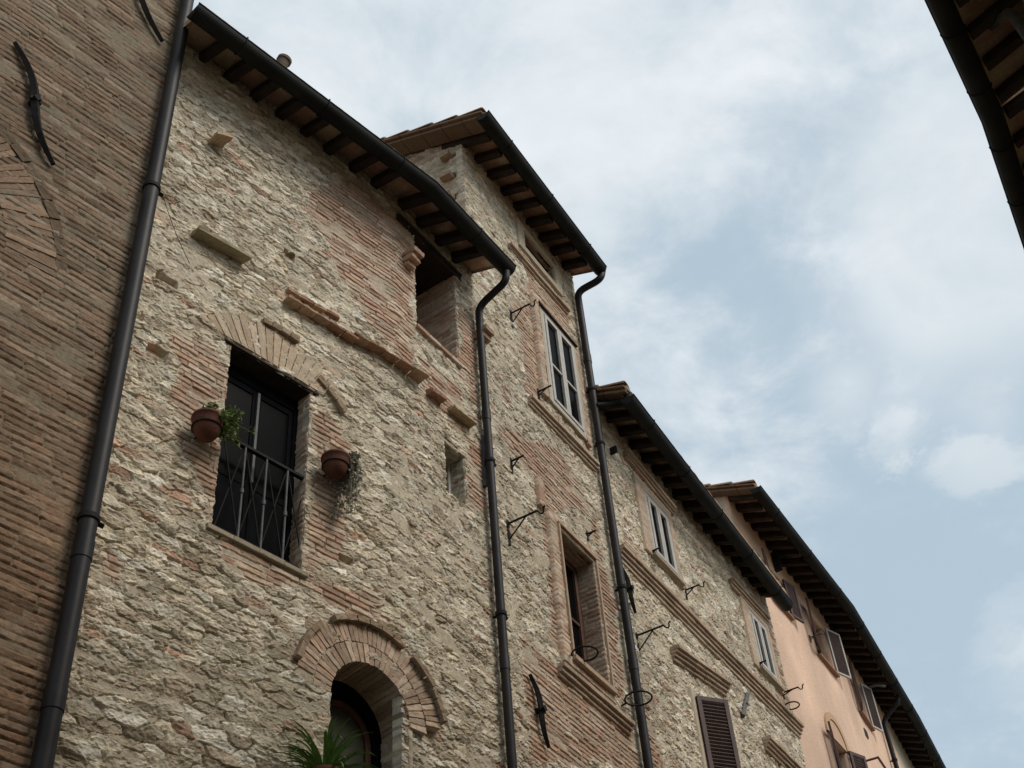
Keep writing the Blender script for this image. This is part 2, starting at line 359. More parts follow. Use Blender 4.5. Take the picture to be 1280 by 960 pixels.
def relief(name, W, us, vs, style, m, parent, fmap=None, holes=None, base=0.0, skirt=.08, flip=False, uvmap=None, label=None, crisp=False):
    """masonry sheet with true depth: grid us x vs, height and colour from style(); fmap maps (u,v,h) to (s,off,z)"""
    U, V = np.meshgrid(us, vs)
    a, b = uvmap(U, V) if uvmap else (U, V)
    H, Cc = style(a, b); H = H+base
    if fmap is None: fmap = lambda u, v, h: (u, h, v)
    P = np.stack([np.broadcast_to(x, U.shape) for x in fmap(U, V, H)], -1)
    Q = np.stack([np.broadcast_to(x, U.shape) for x in fmap(U, V, np.full(U.shape, base-skirt))], -1)
    ny, nx = U.shape
    keep = np.ones((ny-1, nx-1), bool)
    if holes:
        cu = .5*(us[1:]+us[:-1])[None, :].repeat(ny-1, 0); cv = .5*(vs[1:]+vs[:-1])[:, None].repeat(nx-1, 1)
        for h in holes: keep &= ~h(cu, cv)
    idx = np.arange(ny*nx).reshape(ny, nx)
    fa = np.stack([idx[:-1, :-1], idx[:-1, 1:], idx[1:, 1:], idx[1:, :-1]], -1)[keep]
    off = ny*nx; pad = np.pad(keep, 1); sk = []
    k0 = keep
    for (nb, e0, e1) in ((pad[:-2, 1:-1], idx[:-1, :-1], idx[:-1, 1:]), (pad[1:-1, 2:], idx[:-1, 1:], idx[1:, 1:]),
                         (pad[2:, 1:-1], idx[1:, 1:], idx[1:, :-1]), (pad[1:-1, :-2], idx[1:, :-1], idx[:-1, :-1])):
        q = k0 & ~nb; x0, x1 = e0[q], e1[q]; sk.append(np.stack([x1, x0, x0+off, x1+off], -1))
    faces = np.concatenate([fa]+sk)
    verts = np.concatenate([P.reshape(-1, 3), Q.reshape(-1, 3)]); cols = np.concatenate([Cc.reshape(-1, 3)]*2)
    used = np.zeros(len(verts), bool); used[faces.ravel()] = True
    remap = np.cumsum(used)-1; verts = verts[used]; cols = cols[used]; faces = remap[faces]
    verts = verts*np.array([1, -1, 1])
    p0, p1, p2 = verts[faces[0, 0]], verts[faces[0, 1]], verts[faces[0, 2]]
    if flip: faces = faces[:, ::-1]
    me = bpy.data.meshes.new(name); nf = len(faces)
    me.vertices.add(len(verts)); me.vertices.foreach_set('co', verts.astype(np.float32).ravel())
    me.loops.add(nf*4); me.loops.foreach_set('vertex_index', faces.astype(np.int32).ravel())
    me.polygons.add(nf); me.polygons.foreach_set('loop_start', np.arange(0, nf*4, 4, dtype=np.int32)); me.polygons.foreach_set('loop_total', np.full(nf, 4, np.int32))
    me.update(calc_edges=True); me.validate()
    at = me.attributes.new('wcol', 'FLOAT_COLOR', 'POINT')
    at.data.foreach_set('color', np.concatenate([cols, np.ones((len(cols), 1))], 1).astype(np.float32).ravel())
    me.polygons.foreach_set('use_smooth', [not crisp]*nf)
    me.materials.append(m); o = bpy.data.objects.new(name, me); place(o, W.M, parent)
    if label: o['label'] = label
    return o
CLOUD = bpy.data.textures.new('stone_roughness', 'CLOUDS'); CLOUD.noise_scale = .05; CLOUD.noise_depth = 3
def roughen(o, k=.012, lv=2):
    for m_ in list(o.modifiers): o.modifiers.remove(m_)
    s_ = o.modifiers.new('split', 'SUBSURF'); s_.subdivision_type = 'SIMPLE'; s_.levels = s_.render_levels = lv
    d_ = o.modifiers.new('rough', 'DISPLACE'); d_.texture = CLOUD; d_.strength = k; d_.mid_level = .5; d_.texture_coords = 'LOCAL'
    return o
def rect_hole(r): return lambda u, v: (u > r[0]) & (u < r[1]) & (v > r[2]) & (v < r[3])
def R(W, tl, tr, bl, br, off=0.0):
    a, b, c, d = (W.sz(*p, off) for p in (tl, tr, bl, br))
    return ((a[0]+c[0])/2, (b[0]+d[0])/2, (c[1]+d[1])/2, (a[1]+b[1])/2)
def reveal(W, r, dep, style, wall_o, base=0.0, sides='LRTB', res=.014, m=None, pad=.0):
    s0, s1, z0, z1 = r; zz = lines(z0, z1, res); dd = lines(-base, dep, res); ss = lines(s0, s1, res); m = m or M_MAS
    if 'R' in sides: relief('reveal', W, dd, zz, style, m, wall_o, lambda u, v, h: (s1-h, -u, v), skirt=.03, flip=True)
    if 'L' in sides: relief('reveal', W, dd, zz, style, m, wall_o, lambda u, v, h: (s0+h, -u, v), skirt=.03)
    if 'T' in sides: relief('reveal', W, ss, dd, style, m, wall_o, lambda u, v, h: (u, -v, z1-h), skirt=.03)
    if 'B' in sides: relief('reveal', W, ss, dd, style, m, wall_o, lambda u, v, h: (u, -v, z0+h), skirt=.03, flip=True)
def bcol(): c = rnd.choice(BRICK); k = rnd.uniform(.85, 1.15); return tuple(x*k for x in c)
def arch_ring(W, sc, zc, r0, r1, a0, a1, n, o0, o1, name, parent, jit=.004, gap=.22, mortar=True, mix=(.45, .345, .25), mk=.40):
    b = MB(W)
    for i in range(n):
        t0 = a0+(a1-a0)*(i+gap*.5)/n; t1 = a0+(a1-a0)*(i+1-gap*.5)/n; c = bcol()
        c = tone(c, mix, mk, .72, 1.18)
        q = [(r0+rnd.uniform(-jit, jit), t0), (r0+rnd.uniform(-jit, jit), t1), (r1+rnd.uniform(-jit, jit), t1), (r1+rnd.uniform(-jit, jit), t0)]
        b.prism([(sc-r*math.cos(t), zc+r*math.sin(t)) for r, t in q], o0, o1+rnd.uniform(-jit, jit), c)
    if mortar:
        for i in range(n):
            t0 = a0+(a1-a0)*i/n; t1 = a0+(a1-a0)*(i+1)/n
            b.prism([(sc-r*math.cos(t), zc+r*math.sin(t)) for r, t in ((r0+.006, t0), (r0+.006, t1), (r1-.004, t1), (r1-.004, t0))], o0+.003, o1-.007, tuple(x*(.9 if mk == .40 else .55) for x in MORTAR))
    return roughen(b.build(name, M_MAS, parent), .016)
def hood(W, sc, zc, r0, r1, a0, a1, o0, o1, name, parent, n=8, dim=1.0):
    b = MB(W)
    for i in range(n):
        t0 = a0+(a1-a0)*(i+.03)/n; t1 = a0+(a1-a0)*(i+.97)/n; j = rnd.uniform(-.008, .008)
        c = tuple(x*.8*dim for x in bcol())
        b.prism([(sc-r*math.cos(t), zc+r*math.sin(t)) for r, t in ((r0, t0), (r0, t1), (r1, t1), (r1, t0))], o0, o1+j, tuple(lerp(x, y, .6)*.8 for x, y in zip(c, (.33*dim, .25*dim, .16*dim))))
    return roughen(b.build(name, M_MAS, parent), .030)
def courses(W, s0, s1, z0, prof, name, parent, L=.28, label=None, z1=None):
    """projecting brick moulding: prof = [(height, projection), ...] from the bottom up; z may run from z0 to z1"""
    b = MB(W); z = 0.0; z1 = z0 if z1 is None else z1
    for (h, pr) in prof:
        s = s0-rnd.uniform(0, .1)
        b_s = s0
        while b_s < s1-.01:
            e_s = min(b_s+L*rnd.uniform(.85, 1.1), s1)
            if s1-e_s < .06: e_s = s1
            za = z0+(z1-z0)*(b_s-s0)/(s1-s0)+z; zb = z0+(z1-z0)*(e_s-s0)/(s1-s0)+z
            g = .002; j = rnd.uniform(-.003, .003); c = tone(bcol(), (.36, .29, .21), .55)
            b.hexa([(b_s+g, -.06, za+g), (e_s-g, -.06, zb+g), (e_s-g, pr+j, zb+g), (b_s+g, pr+j, za+g),
                    (b_s+g, -.06, za+h-g), (e_s-g, -.06, zb+h-g), (e_s-g, pr+j, zb+h-g), (b_s+g, pr+j, za+h-g)], c)
            b_s = e_s
        z += h
    return roughen(b.build(name, M_MAS, parent, 0, label), .014)

# ------------------------------------------------------------------ eaves: roof, soffit tiles, rafters, gutter
def tile_style(seed):
    def f(u, v):
        k = np.floor(u/.115); r = np.floor(v/.34)
        h = .035*np.abs(np.cos(np.pi*u/.23))+.02*(1-(v/.34-r))
        c = pal(hsh(k, r, seed), [(.26,.16,.10), (.30,.20,.13), (.22,.15,.10), (.28,.20,.14), (.24,.14,.085)])*(1+.3*fbm(u*5, v*5, seed, 3)[..., None])
        return h, c
    return f
def soffit_style(seed, warm=1.0):
    def f(u, v):
        k = np.floor(u/.31); r = np.floor(v/.16+.5*np.mod(k, 2)*0)
        eu = np.minimum(np.mod(u/.31, 1), 1-np.mod(u/.31, 1))*.31; ev = np.minimum(np.mod(v/.16, 1), 1-np.mod(v/.16, 1))*.16
        e_ = np.minimum(eu, ev); h = -.006*sst(.006, .0, e_)
        c = pal(hsh(k, r, seed), [(.36,.23,.16), (.42,.30,.20), (.33,.20,.14), (.46,.36,.25), (.38,.24,.175)])*(1+.3*fbm(u*8, v*8, seed, 3)[..., None])
        return h, c
    return f
def eave(house, W, s0, s1, zw, oh0, oh1, zg0, zg1, pitch=.38, step=.31, first=.1, rw=.095, rh=.12, back=3.2, seed=1, m0=0.0, m1=0.0, gutter=True, roof=None, end_l=0.0, raf_to=None):
    """m0, m1: mitre tangents at the two ends; end_l: verge overhang left of s0"""
    smap = lambda t, o: (s0-end_l-m0*o)+((s1+m1*o)-(s0-end_l-m0*o))*t
    oh = lambda t: oh0+(oh1-oh0)*t
    L = s1-s0+end_l
    us = np.linspace(0, 1, max(3, int(L/.05)))
    vs = np.linspace(0, 1, 14)
    fm = lambda u, v, h: (smap(u, -.35+v*(oh(u)-.15+.35)), -.35+v*(oh(u)-.15+.35), zw+rh-pitch*(-.35+v*(oh(u)-.15+.35))-h+.012)
    uv = lambda u, v: (u*L, v*.9)
    if roof is None:
        tus = np.linspace(0, 1, max(3, int(L/.028))); tvs = np.linspace(0, 1, 60)
        o_of = lambda v, u: oh(u)-.085-v*(back+oh(u))
        roof = relief('roof', W, tus, tvs, tile_style(seed), M_TILE, house,
                      lambda u, v, h: (smap(u, o_of(v, u)), o_of(v, u), zw+rh+.035-pitch*o_of(v, u)+h), uvmap=lambda u, v: (u*L, v*(back+.5)), skirt=.025, flip=False)
    relief('eave_soffit', W, us, vs, soffit_style(seed+3), M_TILE, roof, fm, uvmap=uv, skirt=-.03, flip=True)
    s = s0+first; end = raf_to if raf_to is not None else s1-.03
    while s < end:
        t = (s-s0)/(s1-s0); o1 = oh(t)-.185-rnd.uniform(0, .025); o0 = -.28; w = rw*rnd.uniform(.88, 1.12); dz = rnd.uniform(-.012, .004); sk = rnd.uniform(-.02, .02)
        b = MB(W); P = []
        for zt in (0, 1):
            for (ss, oo) in ((s-w/2, o0), (s+w/2, o0), (s+w/2+sk, o1), (s-w/2+sk, o1)):
                P.append((ss, oo, zw-pitch*oo+(rh*.93 if zt else dz)))
        b.hexa(P); b.build('rafter', M_TIMB, roof, .012)
        s += step*rnd.uniform(.96, 1.04)
    # dark board added to make the shadow band behind the gutter
    b = MB(W); P = []
    for (s_, t) in ((s0-end_l, 0), (s1, 1)):
        o = oh(t)-.16
        mm = (-m0 if t == 0 else m1)*o
        P.append([(s_+mm, o-.02, zw+rh-pitch*o-.10), (s_+mm, o+.005, zw+rh-pitch*o-.10), (s_+mm, o+.005, zw+rh-pitch*o+.01), (s_+mm, o-.02, zw+rh-pitch*o+.01)])
    b.hexa(P[0]+P[1]); b.build('eave_shadow_board', M_TIMB, roof)
    return roof
def gutter(house, W, path, r=.092, hooks=.9, open_ends=False):
    b = MB(W); prof = []
    for i in range(13): a_ = math.pi+math.pi*i/12; prof.append((r*math.cos(a_), r*math.sin(a_)*1.05))
    for i in range(13): a_ = 2*math.pi-math.pi*i/12; prof.append(((r-.006)*math.cos(a_), (r-.006)*math.sin(a_)*1.05))
    # path gives the outer top edge
    pp = []
    for i, p in enumerate(path): pp.append(p)
    b.sweep(pp, [(o-r, u) for o, u in prof], smooth=False)
    # rolled outer bead
    b.sweep(pp, [(.009*math.cos(k*math.pi/4), .009*math.sin(k*math.pi/4)) for k in range(8)], smooth=True)
    for p, q in ((pp[0], pp[1]), (pp[-1], pp[-2])):      # stop ends
        t = np.array([q[0]-p[0], q[1]-p[1]]); t /= np.linalg.norm(t); nv = np.array([-t[1], t[0]]);
        if p is pp[-1]: nv = -nv
        pts = [(p[0]+nv[0]*(o-r)+t[0]*.004, p[1]+nv[1]*(o-r)+t[1]*.004, p[2]+u) for o, u in prof[:13]]
        b.add(pts, [tuple(range(13))])
    g = b.build('gutter', M_GUT, house)
    for i in range(len(pp)-1):
        p, q = np.array(pp[i]), np.array(pp[i+1]); Ls = np.linalg.norm(q-p); n = max(1, int(Ls/hooks))
        t = (q-p)/Ls; nv = np.array([-t[1], t[0], 0])
        for k in range(n):
            c = p+(q-p)*((k+.55)/n); h = MB(W)
            path3 = [c+nv*((r+.004)*math.cos(a_)-r)+np.array([0, 0, (r+.004)*1.05*math.sin(a_)]) for a_ in np.linspace(math.pi*1.05, 2*math.pi, 10)]+[c+nv*.006+np.array([0, 0, .022])]
            h.tube(path3, .0085, 6); h.build('gutter_hook', M_GUT, g)
    return g
def bend(pts, r=.12, n=6):
    P = [np.array(p, float) for p in pts]; out = [P[0]]
    for i in range(1, len(P)-1):
        a_, b_, c_ = P[i-1], P[i], P[i+1]; u = (a_-b_); v = (c_-b_); lu, lv = np.linalg.norm(u), np.linalg.norm(v); rr = min(r, lu*.48, lv*.48)
        p0 = b_+u/lu*rr; p1 = b_+v/lv*rr
        for k in range(n+1):
            t = k/n; out.append(p0*(1-t)**2+2*b_*t*(1-t)+p1*t*t)
    return out+[P[-1]]
def downpipe(house, W, pts, r, clamps=(), m=None, label=None, joints=()):
    b = MB(W); pp = bend(pts); b.tube(pp, r, 16)
    s_, o_ = pts[-1][0], pts[-1][1]
    for z in joints: b.tube([(s_, o_, z-.07), (s_, o_, z+.07)], r+.005, 16)
    p = b.build('downpipe', m or M_PIPE, house, label=label)
    for z in clamps:
        c = MB(W); c.tube([(s_, o_, z-.018), (s_, o_, z+.018)], r+.011, 16); c.bar((s_, o_-r, z), (s_, -.03, z), .022); c.bar((s_+r, o_, z), (s_+r+.045, o_, z), .03)
        c.build('pipe_clamp', M_IRON, p)
    return p
def side_wall(house, W, s, dep, z0, zw, pitch, style, res=.03, face=-1, m=None, m_off=0.0, pits=None):
    """gable end going back from the facade, topped by the roof slope"""
    us = lines(0, dep, res); vs = np.linspace(0, 1, int((zw-z0+1.2)/res))
    zt = lambda u: zw+.10+pitch*u
    relief('gable_wall', W, us, vs, style, m or M_MAS, house, lambda u, v, h: (s+face*h, -u, z0+(zt(u)-z0)*v), uvmap=lambda u, v: (u, z0+(zt(u)-z0)*v), flip=(face > 0), skirt=.05)
def shell(house, W, s0, s1, dep, ztop, m=M_DARK, inset=.45, z0=0.0, ridge=0.0):
    """far side of the rooms: floor slabs and back wall, so that openings look into a dim room"""
    b = MB(W)
    b.box(s0+.05, s1-.05, -dep-.3, -dep, z0, ztop)
    z = z0+.02
    while z < ztop-1.6: b.box(s0+.05, s1-.05, -dep+.01, -inset, z, z+.25); z += 3.0
    b.box(s0+.05, s0+.25, -dep+.01, -inset, z0, ztop-.1); b.box(s1-.25, s1-.05, -dep+.01, -inset, z0, ztop-.1)
    b.build('inner_wall', m, house)

# ================================================================== the street
def plane_obj(name, pts, m, z, label, thick=.02):
    me = bpy.data.meshes.new(name); me.from_pydata([(x, y, z) for x, y in pts], [], [tuple(range(len(pts)))]); me.materials.append(m)
    o = bpy.data.objects.new(name, me); COL.objects.link(o); o['kind'] = 'structure'; o['label'] = label; return o
plane_obj('ground', [(-600, -600), (600, -600), (600, 600), (-600, 600)], M_GROUND, 0, 'open ground round the village')
stp = [tuple(A1.pt(-14, 0)[:2]), tuple(A1.pt(-14, 12)[:2]), tuple(C.pt(10, 11)[:2]), tuple(G.pt(7, 9)[:2]), tuple(G.pt(7, 0)[:2]), tuple(C.pt(0, 0)[:2]), tuple(A2.pt(0, 0)[:2])]
plane_obj('street', stp, M_STREET, .004, 'narrow stone paved street between the houses')

TA = math.tan(math.acos(min(1, A1.d@A2.d))/2)      # mitre at the bend of the long facade
TD = math.tan(math.acos(min(1, D1.d@D2.d))/2); TG = math.tan(math.acos(min(1, D2.d@G.d))/2)
# ================================================================== brown brick house at the left edge
Eh = thing('brick_house', Ez.M, 'brown brick house at the left edge, beyond the thick dark downpipe', 'house')
zE = 15.6
arcE = (-1.95, 9.05)
ewin = (-1.95, -1.03, 7.6, 9.14)
w = relief('wall', Ez, lines(-2.4, -.004, .0075, (ewin[0], ewin[1])), np.concatenate([lines(0, 4.9, .05)[:-1], lines(4.9, zE, .0075, (ewin[2], ewin[3]))]),
           brickwork(11, (9.5, 6.5), rowh=.060, L=.29, smear=.001, dull=.68, rough=1.0, wav=.6, tint=(.130, .094, .059), mort=(.155, .128, .09)), M_MAS, Eh, holes=[rect_hole(ewin)])
relief('wall', Ez, lines(-6, -2.4, .05), lines(0, zE, .05), brickwork(11, (9.5, 6.5), rowh=.060, L=.29, smear=.001, dull=.68, wav=.6, tint=(.130, .094, .059), mort=(.155, .128, .09)), M_MAS, Eh)
reveal(Ez, ewin, .3, brickwork(14, dull=.4), w, res=.02)
arch_ring(Ez, arcE[0], arcE[1], .95, 1.34, math.radians(70), math.radians(177), 40, -.05, .006, 'relieving_arch', w, jit=.009, gap=.14, mix=(.175, .115, .072), mk=.72)
hood(Ez, arcE[0], arcE[1], 1.35, 1.44, math.radians(75), math.radians(174), -.05, .012, 'arch_rim', w, 14, .46)
b = MB(Ez); b.box(ewin[0]+.01, ewin[1]-.01, -.30, -.25, ewin[2]+.01, ewin[3]+.2); b.build('window_shutter', M_BROWN, Eh)
eave(Eh, Ez, -6, 0, zE-.15, .6, .6, 0, 0, seed=5)
gutter(Eh, Ez, [(-6, .6, zE-.3), (0.05, .6, zE-.3)])
shell(Eh, Ez, -6, 0, 5, zE)
side_wall(Eh, Ez, 0, 5, 11.8, zE-.15, .38, brickwork(12, rowh=.074, dull=.42), face=1, res=.05)
p1 = Ez.sz(143, 480, .09)[0]
downpipe(Eh, Ez, [(p1, .50, zE-.36), (p1, .45, zE-.7), (p1, .09, zE-1.1), (p1, .09, .2)], .062,
         (Ez.sz(196, 240, .09)[1], Ez.sz(112, 650, .09)[1], 4.3, 2.0), joints=(Ez.sz(106, 690, .09)[1], Ez.sz(78, 880, .09)[1]), label='thick dark downpipe')
wire = [Ez.sz(204, 246, .12), Ez.sz(209, 262, .03), A1.sz(221, 300, .02), A1.sz(236, 330, .02)]
b = MB(A1); b.tube(bend([(wire[0][0], .14, wire[0][1]), (wire[1][0], .05, wire[1][1]), (wire[2][0], .035, wire[2][1]), (wire[3][0], .03, wire[3][1])], .1), .003, 6); b.build('cable', M_IRON, Eh)
def tie_bar(house, W, p0, p1, w=.032, bulge=.05, key=True, m=None):
    a_ = np.array([*W.sz(*p0, .05)]); c_ = np.array([*W.sz(*p1, .05)]); t = c_-a_; L = np.linalg.norm(t); t /= L; nrm = np.array([-t[1], t[0]])
    pts = []
    for k in range(15):
        u = k/14; q = a_+t*L*u+nrm*bulge*math.sin(2*math.pi*u); pts.append((q[0], .035+.02*math.sin(math.pi*u), q[1]))
    b = MB(W); b.tube(pts, [w*(.75+.5*math.sin(math.pi*k/14)) for k in range(15)], 4)
    b.sm = [False]*len(b.sm)
    if key:
        q = (a_+c_)/2; b.bar((q[0], -.05, q[1]), (q[0], .10, q[1]), .05); b.box(q[0]-.05, q[0]+.05, .055, .075, q[1]-.022, q[1]+.022)
    return b.build('tie_bar', m or M_IRON, house, .004)
tie_bar(Eh, Ez, (20, 52), (68, 204)); tie_bar(Eh, Ez, (140, -90), (204, 50))

# ================================================================== long stone house with the balcony door and the arch
Ah = thing('stone_house', A1.M, 'long rubble stone house with balcony door, loggia and arched window', 'house')
zA = 12.88
door = R(A1, (285, 431), (389, 491), (267, 664), (375, 713))
slit = R(A2, (556, 553), (582, 573), (556, 612), (581, 631))
log = (A2.sz(518, 330)[0], A2.sz(570, 400)[0], (A2.sz(521, 407)[1]+A2.sz(573, 457)[1])/2, zA-.24)
aL, aR = A1.sz(412, 872)[0], A1.sz(512, 932)[0]
ar = (aR-aL)/2; asc = (aL+aR)/2; azc = A1.sz(444, 823)[1]-ar
arch_bot = azc-1.5
def arch_hole(u, v): return ((u > aL) & (u < aR) & (v > arch_bot) & (v <= azc)) | ((np.hypot(u-asc, v-azc) < ar+.05) & (v > azc))
def px(W, *pts): return [W.sz(*p) for p in pts]
patA1 = [px(A1, (372, 232), (432, 222), (500, 262), (520, 300), (518, 470), (470, 415), (398, 300)),
         px(A1, (205, 395), (284, 440), (268, 660), (225, 560)),
         px(A1, (392, 495), (440, 560), (430, 700), (378, 720)),
         px(A1, (270, 668), (376, 716), (470, 745), (465, 800), (380, 745), (280, 715)),
         px(A1, (128, 672), (160, 690), (150, 745), (118, 728))]
holeA = A1.sz(361, 320); pitsA1 = [(holeA[0], holeA[1], .055, .05, .16)]
for q, w_, h_ in (((208, 350), .10, .045), ((196, 440), .09, .05), ((170, 395), .05, .03), ((432, 700), .07, .03), ((300, 612), .06, .03), ((130, 560), .06, .04)):
    s_, z_ = A1.sz(*q); pitsA1.append((s_, z_, w_, h_, .05))
patA2 = [px(A2, (480, 262), (519, 306), (519, 470), (500, 440), (480, 420)), px(A2, (519, 440), (577, 480), (580, 545), (530, 500)),
         px(A2, (572, 380), (592, 400), (600, 520), (574, 470)), px(A2, (582, 545), (612, 560), (618, 660), (582, 640))]
stA1 = rubble(21, patA1+[[(a_+LA1, b_) for a_, b_ in q] for q in patA2], .20, .058, 1.0, .0005, .52, pitsA1)
ss = lines(-.06, LA1, .0068, (door[0], door[1], aL, aR)); zz = np.concatenate([lines(0, 5.3, .05, (arch_bot,))[:-1], lines(5.3, zA+.15, .0068, (door[2], door[3], azc))])
wA1 = relief('wall', A1, ss, zz, stA1, M_MAS, Ah, holes=[rect_hole(door), arch_hole], crisp=True)
ss = lines(0, LA2, .008, (slit[0], slit[1], log[0], log[1])); zz = np.concatenate([lines(0, 5.3, .05)[:-1], lines(5.3, zA+.15, .008, (slit[2], slit[3], log[2], log[3]))])
wA2 = relief('wall', A2, ss, zz, lambda s, z: stA1(s+LA1, z), M_MAS, Ah, holes=[rect_hole(slit), rect_hole(log)], crisp=True)
# eave over both stretches
roofA = eave(Ah, A1, 0, LA1, zA, .58, .58, 0, 0, first=.26, m1=TA, seed=31, end_l=.06)
roofA2 = eave(Ah, A2, 0, LA2+.02, zA, .58, .58, 0, 0, first=.09, m0=TA, seed=33, raf_to=LA2-.02)
mp = lambda o: (LA1+o*TA, o)
endA = A1.loc(A2.pt(LA2+.02, .58, 0))
gutter(Ah, A1, [(A1.sz(247, 14, .58)[0], .58, 12.72), (*mp(.58), 12.72), (endA[0], endA[1], 12.70)], r=.092, hooks=.8)
shell(Ah, A1, 0, LA1+LA2, 5, zA)
# vent on the roof edge
b = MB(A1); vq = A1.sz(352, 80, .42); b.tube([(vq[0]-.02, .38, vq[1]-.12), (vq[0]+.01, .44, vq[1]+.045)], .065, 14); b.tube([(vq[0]+.008, .437, vq[1]+.03), (vq[0]+.013, .445, vq[1]+.06)], .074, 14)
b.build('roof_vent', M_TIMB2, roofA)
# balcony door
reveal(A1, door, .16, brickwork(41), wA1, sides='LR')
dr = door; b = MB(A1); dz0, dz1 = dr[2]+.01, dr[3]-.01; o0, o1 = -.19, -.145; fw = .04
b.box(dr[0], dr[0]+fw, o0, o1, dz0, dz1); b.box(dr[1]-fw, dr[1], o0, o1, dz0, dz1); b.box(dr[0]+fw, dr[1]-fw, o0, o1, dz1-.12, dz1); b.box(dr[0]+fw, dr[1]-fw, o0, o1, dz0, dz0+.05)
bd = b.build('balcony_door', M_DOOR, Ah, .004)
mid_ = (dr[0]+dr[1])/2
for (x0, x1) in ((dr[0]+fw+.003, mid_-.003), (mid_+.003, dr[1]-fw-.003)):
    b = MB(A1); z0, z1 = dz0+.054, dz1-.124; a0, a1 = o0+.005, o1-.012; st_ = .04
    b.box(x0, x0+st_, a0, a1, z0, z1); b.box(x1-st_, x1, a0, a1, z0, z1); b.box(x0+st_, x1-st_, a0, a1, z1-.06, z1); b.box(x0+st_, x1-st_, a0, a1, z0, z0+.10); b.box(x0+st_, x1-st_, a0, a1, z0+.62, z0+.68)
    lf = b.build('door_leaf', M_DOOR, bd, .004)
    g = MB(A1); g.box(x0+st_+.001, x1-st_-.001, a0+.012, a0+.018, z0+.681, z1-.061); g.build('pane', M_GLASS, bd)
    g = MB(A1); g.box(x0+st_+.001, x1-st_-.001, a0+.012, a0+.022, z0+.101, z0+.619); g.build('door_panel', M_DOOR, bd)
b = MB(A1); b.box(mid_-.011, mid_+.011, o1-.012, o1+.012, dz0+.72, dz1-.16); b.build('leaf_gap_glint', M_IRONG, bd)  # pale strip stands for a reflection in the gap between the leaves
b = MB(A1); b.box(dr[0]-.05, dr[1]+.06, -.26, .004, dr[3]-.004, dr[3]+.045); b.box(dr[0]-.07, dr[1]+.08, .004, .020, dr[3]+.008, dr[3]+.03); b.build('door_lintel', M_TIMB, Ah, .004)
b = MB(A1)
for i in range(4):
    x0 = lerp(dr[0]-.05, dr[1]+.05, i/4); x1 = lerp(dr[0]-.05, dr[1]+.05, (i+1)/4); b.box(x0+.001, x1-.001, -.26, .035, dr[2]-.035, dr[2]+.004, tuple(x*.8 for x in (.36, .30, .22)), .003)
b.build('door_sill', M_MAS, Ah, .006)
# railing
b = MB(A1); rz0, rz1, ro = dr[2]+.05, A1.sz(330, 570, -.03)[1], -.04
b.box(dr[0]-.02, dr[1]+.02, ro-.018, ro+.018, rz1-.012, rz1+.012)
rl = b.build('railing', M_IRON, Ah)
b = MB(A1); b.box(dr[0], dr[1], ro-.012, ro+.012, rz0, rz0+.02); b.build('bottom_rail', M_IRON, rl)
nb = 4; xs = [lerp(dr[0]+.05, dr[1]+.05, i/nb) for i in range(nb+1)]
for x in xs[1:-1]:
    b = MB(A1); b.tube([(x, ro+.006, rz0), (x, ro+.006, rz1)], .010, 8); b.tube([(x, ro+.006, (rz0+rz1)/2-.02), (x, ro+.006, (rz0+rz1)/2+.02)], .017, 8); b.build('baluster', M_IRONG, rl)
b = MB(A1)
for i in range(nb):
    x0, x1 = xs[i], xs[i+1]; zm = (rz0+rz1)/2; xm = (x0+x1)/2
    for sg in (0, 1):
        p = [(x0, rz0), (xm, zm), (x1, rz1)] if sg == 0 else [(x1, rz0), (xm, zm), (x0, rz1)]
        b.tube([(q[0], ro-.006+.010*sg, q[1]) for q in p], .006, 6)
b.build('lattice', M_IRON, rl)
# brick fan and hood over the door
b = MB(A1); fs, fz = mid_+.03, dr[3]-.62; Rr = (A1.sz(335, 410)[1]-fz)
for i in range(21):
    t0 = math.radians(52)-math.radians(104)*(i+.06)/21; t1 = math.radians(52)-math.radians(104)*(i+.94)/21
    zb = dr[3]+.06; q = []
    for t in (t0, t1): q.append((fs-(zb-fz)*math.tan(t), zb))
    rr = Rr*rnd.uniform(.97, 1.01)
    for t in (t1, t0):
        if rr*math.cos(t) < zb-fz+.02: continue
        q.append((fs-rr*math.sin(t), fz+rr*math.cos(t)))
    if len(q) == 4: b.prism(q, -.05, .016, tuple(lerp(x, y, .55) for x, y in zip(bcol(), (.47, .385, .27))), .004)
roughen(b.build('flat_arch', M_MAS, wA1), .022)
def ang(W, sc, zc, x, y): s_, z_ = W.sz(x, y); return math.atan2(z_-zc, sc-s_), math.hypot(z_-zc, s_-sc)
a0, _r = ang(A1, fs, fz, 326, 402); a1, _q = ang(A1, fs, fz, 370, 428)
hood(A1, fs, fz, Rr+.005, Rr+.06, a0, a1, -.05, .05, 'hood_course', wA1, 4)
a0, _r = ang(A1, fs, fz, 404, 464); a1, _q = ang(A1, fs, fz, 430, 518)
hood(A1, fs, fz, _q-.055, _q, a0, a1, -.05, .05, 'hood_course', wA1, 3)
